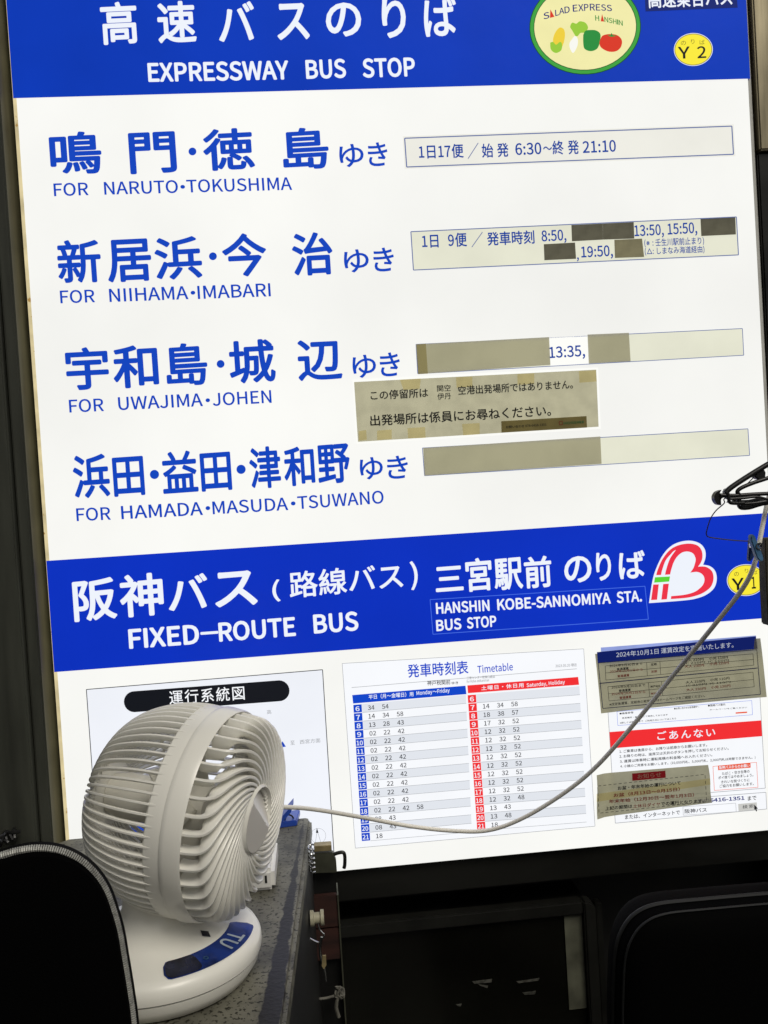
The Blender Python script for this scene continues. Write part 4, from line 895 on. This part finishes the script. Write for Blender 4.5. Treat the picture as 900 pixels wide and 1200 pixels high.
# wire link
o_ = HO
wl = empty('wire_link', S(836, 603, HO), 'thin bent dark wire hanging from the hanger end down to the blue peg', 'wire')
mb = MB(wl.location); mb.tube(catmull(hz((200, 372), (212, 352), (195, 338), (178, 350), (184, 370), (168, 390), (120, 432), (78, 495), (52, 580), (50, 608), (72, 628), (190, 645), (300, 655), (400, 658)), 6), .55*k, 8); mb.build('wire_loop', M['wire'], wl, smooth=True)
# peg
pg = empty('clothes_peg', S(888, 655, .385), 'blue plastic clothes peg clamping the grey cable beside the wooden board', 'peg')
def leg(pts, m, off, dy=.006):
    mb = MB(pg.location); mb.prism([S(*z7(x, y), off) for x, y in pts], (0, dy, 0)); return mb.build('peg_leg', m, pg, bevel=.0008, smooth=True)
leg([(376, 622), (388, 606), (408, 612), (436, 680), (462, 745), (476, 790), (468, 808), (448, 808), (424, 780), (404, 720), (384, 660)], M['pin'], .388)
leg([(372, 640), (390, 650), (398, 720), (410, 760), (395, 790), (372, 812), (362, 800), (368, 720)], M['pin2'], .374, .005)
mb = MB(pg.location); c = S(*z7(415, 690), .382); mb.lathe([(.0022, -.007), (.0032, -.007), (.0032, .007), (.0022, .007)], 20, closed=True, M=Matrix.Translation(c) @ Matrix.Rotation(PI/2, 4, 'X')); mb.build('peg_spring', M['chrome'], pg, smooth=True)
# board
bo = .35; a_ = S(896.2, 631, bo); b_ = S(900.5, 733, bo)
mb = MB(b_); mb.prism([a_, a_+Vector((.12, 0, 0)), Vector((a_.x+.12, b_.y, b_.z-.002)), b_+Vector((.004, 0, -.001)), b_, S(898, 690, bo)], (0, .014, 0)); mb.build('wooden_board', M['board'], loc=b_, label='dark weathered wooden board end at the right edge under the hanger', cat='board', bevel=.001)

# ================================================================== GAP RIGHT OF THE CABINET
YG = -.06
def prism_at(name, px, y, dy, m, label, cat, parent=None, bevel=.001):
    ps_ = [H(x, yy_, y) for x, yy_ in px]; org = min(ps_, key=lambda v: v.z)
    mb = MB(parent.location if parent else org); mb.prism(ps_, (0, dy, 0))
    return mb.build(name, m, parent, bevel=bevel, loc=None if parent else org, label=label, cat=cat)
wr = empty('wooden_rack', (H(385, 1122, YG).x, YG, 0), 'dark reddish wooden rack standing in shadow between cabinet and wall', 'rack')
x0_, x1_ = H(362, 1100, YG).x, H(395.5, 1060, YG).x; zt_ = H(385, 1022, YG).z
mb = MB(wr.location); mb.box(x0_, x1_, YG+.005, YG+.03, 0, zt_); mb.build('post', M['wall'], wr)
def wbox(z0p, z1p, m, nm, dy0=-.004):
    mb = MB(wr.location); mb.box(x0_, x1_, YG+dy0, YG+.004, H(390, z0p, YG).z, H(390, z1p, YG).z); mb.build(nm, m, wr, bevel=.001)
wbox(1085, 1047, M['wood'], 'plank'); wbox(1123, 1086.5, M['wood'], 'plank')
mb = MB(wr.location); mb.box(x1_+.0002, x1_+.0018, YG-.006, YG+.03, .3, H(390, 1047, YG).z); mb.build('metal_edge', M['bracket'], wr)
wk_ = prism_at('hook_bracket', [(366, 1000), (390, 999), (394, 1009), (395, 1023), (366, 1024)], YG-.012, .01, M['bracket'], 'olive metal bracket with black hook below the cabinet corner in front of the sign', 'bracket')
def child_prism(name, px, y, dy, m, parent, bevel=.0006):
    mb = MB(parent.location); mb.prism([H(x, q, y) for x, q in px], (0, dy, 0)); return mb.build(name, m, parent, bevel=bevel)
child_prism('top_plate', [(368, 992), (388.5, 990.5), (388.8, 997), (368, 998.5)], YG-.014, .014, M['brass'], wk_)
mb = MB(wk_.location); mb.tube(catmull([H(x, y, YG-.008) for x, y in ((370, 1004), (385, 1003), (396, 999.5), (402, 999), (404, 1003), (404, 1013), (403, 1017.5))], 6), .0022, 10); mb.build('hook', M['hook'], wk_, smooth=True)
# spool on a pin at the cabinet side
sp_ = H(368, 1076, YG-.10); sp_.x = LE(sp_.y)+.007
mb = MB(sp_); mb.lathe([(.0, -.0075), (.0085, -.0075), (.0085, -.004), (.006, -.003), (.006, .003), (.0085, .004), (.0085, .0075), (0, .0075)], 28, M=Matrix.Translation(sp_) @ Matrix.Rotation(PI/2, 4, 'Y'))
mb.build('spool', M['spool'], loc=sp_, smooth=True, label='cream spool fixed to the right side of the cabinet above the wire', cat='spool')
mb = MB(sp_); mb.tube(catmull([H(x, y, YG-.10) for x, y in ((372, 1080), (375, 1090), (380, 1096), (376, 1102), (372, 1104), (362, 1099))], 4), .0009, 8)
mb.tube(catmull([H(x, y, YG-.10) for x, y in ((377, 1098), (375, 1110), (376, 1122), (380, 1135), (382, 1150))], 4), .0016, 8)
mb.build('key_wire', M['chrome'], loc=sp_, smooth=True, label='bright bent wire with keys dangling below the cream spool', cat='wire')
t0 = H(379, 1130, YG-.10); mb = MB(t0); mb.prism([H(x, y, YG-.102) for x, y in ((378, 1120), (382, 1120), (382.5, 1131), (379.5, 1136), (377, 1132))], (0, .002, 0)); mb.build('key', M['brass'], loc=t0, label='small brass key hanging on the wire right of the cabinet', cat='key')
tc_ = H(365, 1171, YG-.02)
mb = MB(tc_); mb.tube(catmull([H(x, y, YG-.02) for x, y in ((364, 1171), (380, 1170), (392, 1167))], 3), .0016, 8)
rn = random.Random(5)
for i in range(5):
    mb.tube(catmull([H(398+rn.uniform(-5, 5), 1163+rn.uniform(-7, 7), YG-.02+rn.uniform(-.004, .004)) for _ in range(5)], 4), .0013, 7)
mb.tube(catmull([H(x, y, YG-.02) for x, y in ((396, 1168), (394, 1180), (397, 1192))], 3), .0022, 7)
mb.build('tied_cord', M['tie'], loc=tc_, smooth=True, label='grey cord knotted round the rack near the bottom of the picture', cat='cord')

# ================================================================== DARK GLAZED PANEL UNDER THE SIGN
yp = -.012
gp = empty('glazed_panel', H(690, 1190, yp), 'dark reflective glazed panel with grey frame under the timetable', 'panel')
xr = H(701, 1120, yp).x; xl = H(300, 1120, yp).x; ztp = H(690, 1056, yp).z; zb = .55; fw = .016
mb = MB(gp.location); mb.box(xl, xr-fw, -.002, .002, zb, ztp-.018); mb.build('glass', M['pane'], gp)
mb = MB(gp.location); mb.box(xl, xr-fw, -.012, .008, ztp-.017, ztp); mb.build('top_rail', M['frame'], gp, bevel=.002)
mb = MB(gp.location); pr = [(xr-fw+.0005, zb), (xr, zb), (xr, ztp-.012)]+[(xr-.012+.012*math.cos(a), ztp-.012+.012*math.sin(a)) for a in (PI/8, PI/4, 3*PI/8, PI/2)]+[(xr-fw+.0005, ztp)]
mb.prism([Vector((x, -.014, zz)) for x, zz in pr], (0, .022, 0)); mb.build('side_rail', M['frame'], gp, bevel=.002)
mb = MB(gp.location); mb.box(xr+.001, xr+.010, -.008, .008, zb, ztp-.006); mb.build('outer_trim', M['channel'], gp, bevel=.001)
mb = MB(gp.location); mb.box(xr-fw-.024, xr-fw-.0005, -.004, -.0022, H(680, 1180, 0).z, ztp-.020); mb.build('pane_reflection', mat('pane_reflection_tone', (.11, .112, .08), .5, var=(20, .4), spots=(40, .66, (.01, .01, .01))), gp)  # pale window reflection on the glass, put in as a coloured slab
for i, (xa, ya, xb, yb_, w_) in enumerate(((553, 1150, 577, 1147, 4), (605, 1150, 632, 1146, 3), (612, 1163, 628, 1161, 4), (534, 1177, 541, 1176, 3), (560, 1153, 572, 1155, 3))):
    mb = MB(gp.location); mb.prism([H(xa, ya, -.0024), H(xb, yb_, -.0024), H(xb-1, yb_+w_, -.0024), H(xa+3, ya+w_*.7, -.0024)], (0, -.0003, 0)); mb.build('reflection_streak', M['reflgrey'], gp)  # small streaks of reflection in the pane, painted as thin dull pieces
mb = MB(gp.location); mb.box(xl, xr, .009, .098, .0, ztp-.02); mb.build('body', M['wall'], gp)

# ================================================================== CHAIR BACK AT LOWER RIGHT
yc = -.30
cb = empty('chair', (H(860, 1150, yc).x, yc, 0), 'black vinyl chair with piped rounded backrest at the lower right', 'chair')
def cz(p): return H(p[0], p[1], yc)
out = [(722, 1290), (719, 1200), (719.5, 1150), (722, 1112), (730, 1088), (745, 1070), (770, 1059.5), (820, 1054), (900, 1047), (960, 1043), (1010, 1052), (1035, 1085), (1040, 1150), (1042, 1290)]
oc = catmull([cz(p) for p in out], 6)
mb = MB(cb.location); cen = sum(oc, Vector())/len(oc); n = len(oc); vs = []; fs = []
rings = [(1.0, 0), (.985, -.012), (.93, -.022), (.8, -.028), (.4, -.031)]
for s_, dy in rings: vs += [cen+(p-cen)*s_+Vector((0, dy, 0)) for p in oc]
for s_, dy in [(1.0, .02), (.96, .03)]: vs += [cen+(p-cen)*s_+Vector((0, dy, 0)) for p in oc]
for r_ in range(4): fs += [(r_*n+i, r_*n+(i+1) % n, (r_+1)*n+(i+1) % n, (r_+1)*n+i) for i in range(n)]
fs.append(tuple(range(4*n, 5*n)))
fs += [(i, 5*n+i, 5*n+(i+1) % n, (i+1) % n) for i in range(n)]+[(5*n+i, 6*n+i, 6*n+(i+1) % n, 5*n+(i+1) % n) for i in range(n)]+[tuple(range(7*n-1, 6*n-1, -1))]
mb.add(vs, fs); mb.build('backrest', M['chair'], cb, smooth=True)
for e_, r_, m_ in ((1.004, .0022, 'chairpipe'), (.975, .0012, 'chairpipe')):
    mb = MB(cb.location); mb.tube([cen+(p-cen)*e_+Vector((0, -.001 if e_ > 1 else -.019, 0)) for p in oc], r_, 8); mb.build('piping', M[m_], cb, smooth=True)
zl = cz((860, 1290)).z; xc = cen.x
mb = MB(cb.location); mb.box(xc-.20, xc+.20, yc-.42, yc-.02, .40, .47); mb.build('seat', M['chair'], cb, bevel=.015)
for sx in (-.17, .17):
    mb = MB(cb.location); mb.tube([(xc+sx*.6, yc+.01, zl+.03), (xc+sx, yc+.01, .44), (xc+sx, yc+.03, 0.0)], .011, 12); mb.build('leg', M['hook'], cb, smooth=True)
    mb = MB(cb.location); mb.tube([(xc+sx, yc-.38, .41), (xc+sx, yc-.40, 0.0)], .011, 12); mb.build('leg', M['hook'], cb, smooth=True)

# ================================================================== BLACK BAG AT LOWER LEFT
yb = -.66
bagp = [(-260, 1420), (-258, 1250), (-235, 1120), (-190, 1040), (-120, 1012), (-50, 1008), (0, 1001), (20, 995.5), (44, 992), (70, 994.5), (94, 1005), (112, 1021), (124, 1039), (132, 1060), (140, 1088), (145.5, 1120), (152, 1160), (157, 1200), (163, 1290), (166, 1420)]
bz = DESK+.002
bp_ = [H(x, y, yb) for x, y in bagp]; bp_ = [Vector((p.x, p.y, max(p.z, bz+.012))) for p in bp_]
oc = catmull(bp_, 6); cen = sum(oc, Vector())/len(oc); cen.z = bz+.09
bag = empty('soft_bag', (cen.x, yb, DESK), 'black fabric bag with grey coil zipper round its curved edge at the lower left', 'bag')
mb = MB(bag.location); n = len(oc); vs = []; fs = []
seq = [(.55, -.016), (.85, -.013), (.95, -.009), (.985, -.003), (1.0, .003), (1.004, .010), (1.0, .022), (.97, .040), (.90, .052), (.6, .058)]
BD = Vector((-.30, 1, -.42))
for s_, dy in seq: vs += [cen+(p-cen)*s_+BD*dy for p in oc]
for r_ in range(len(seq)-1): fs += [(r_*n+i, r_*n+(i+1) % n, (r_+1)*n+(i+1) % n, (r_+1)*n+i) for i in range(n)]
fs += [tuple(range(n-1, -1, -1)), tuple(range((len(seq)-1)*n, len(seq)*n))]
mb.add(vs, fs); ob = mb.build('body', M['bag'], bag, smooth=True)
lo = min(v.co.z for v in ob.data.vertices)
for v in ob.data.vertices:
    if v.co.z < .003: v.co.z = .0005+.0001*random.random()
# zipper: coil teeth on a tape
path = oc[int(n*.02):int(n*.985)]
zp = [cen+(p-cen)*1.0+Vector((0, -.0018, 0)) for p in path]
mb = MB(bag.location); mb.tube([p+Vector((0, .0012, 0)) for p in zp], .0030, 8); zo = mb.build('zipper', M['bagrim'], bag, smooth=True)
# resample evenly
L = [0]
for a, b in zip(zp, zp[1:]): L.append(L[-1]+(b-a).length)
def at(s):
    for i in range(len(L)-1):
        if L[i+1] >= s: return zp[i].lerp(zp[i+1], (s-L[i])/(L[i+1]-L[i]+1e-9)), (zp[i+1]-zp[i]).normalized()
    return zp[-1], (zp[-1]-zp[-2]).normalized()
mb = MB(bag.location); s_ = 0.0
while s_ < L[-1]:
    p, t = at(s_); nrm = Vector((-t.z, 0, t.x)); c = p+Vector((0, -.0012, 0))
    ringp = []
    for j in range(8):
        a = 2*PI*j/8; ringp.append(c+nrm*.0021*math.cos(a)+Vector((0, -1, 0))*.0021*math.sin(a)-t*.0004)
    ring2 = [q+t*.0009 for q in ringp]; mid = [c+(q-c)*1.12+t*.0002 for q in ringp]
    mb.add(ringp+mid+ring2, [(j, (j+1) % 8, 8+(j+1) % 8, 8+j) for j in range(8)]+[(8+j, 8+(j+1) % 8, 16+(j+1) % 8, 16+j) for j in range(8)]+[tuple(range(7, -1, -1)), tuple(range(16, 24))])
    s_ += .00125
tz = mb.build('zipper_teeth', M['zip'], bag); tz['kind'] = 'stuff'
mb = MB(bag.location); mb.tube([cen+(p-cen)*1.012+BD*.008 for p in path], .0014, 8); mb.build('piping', M['bagrim'], bag, smooth=True)
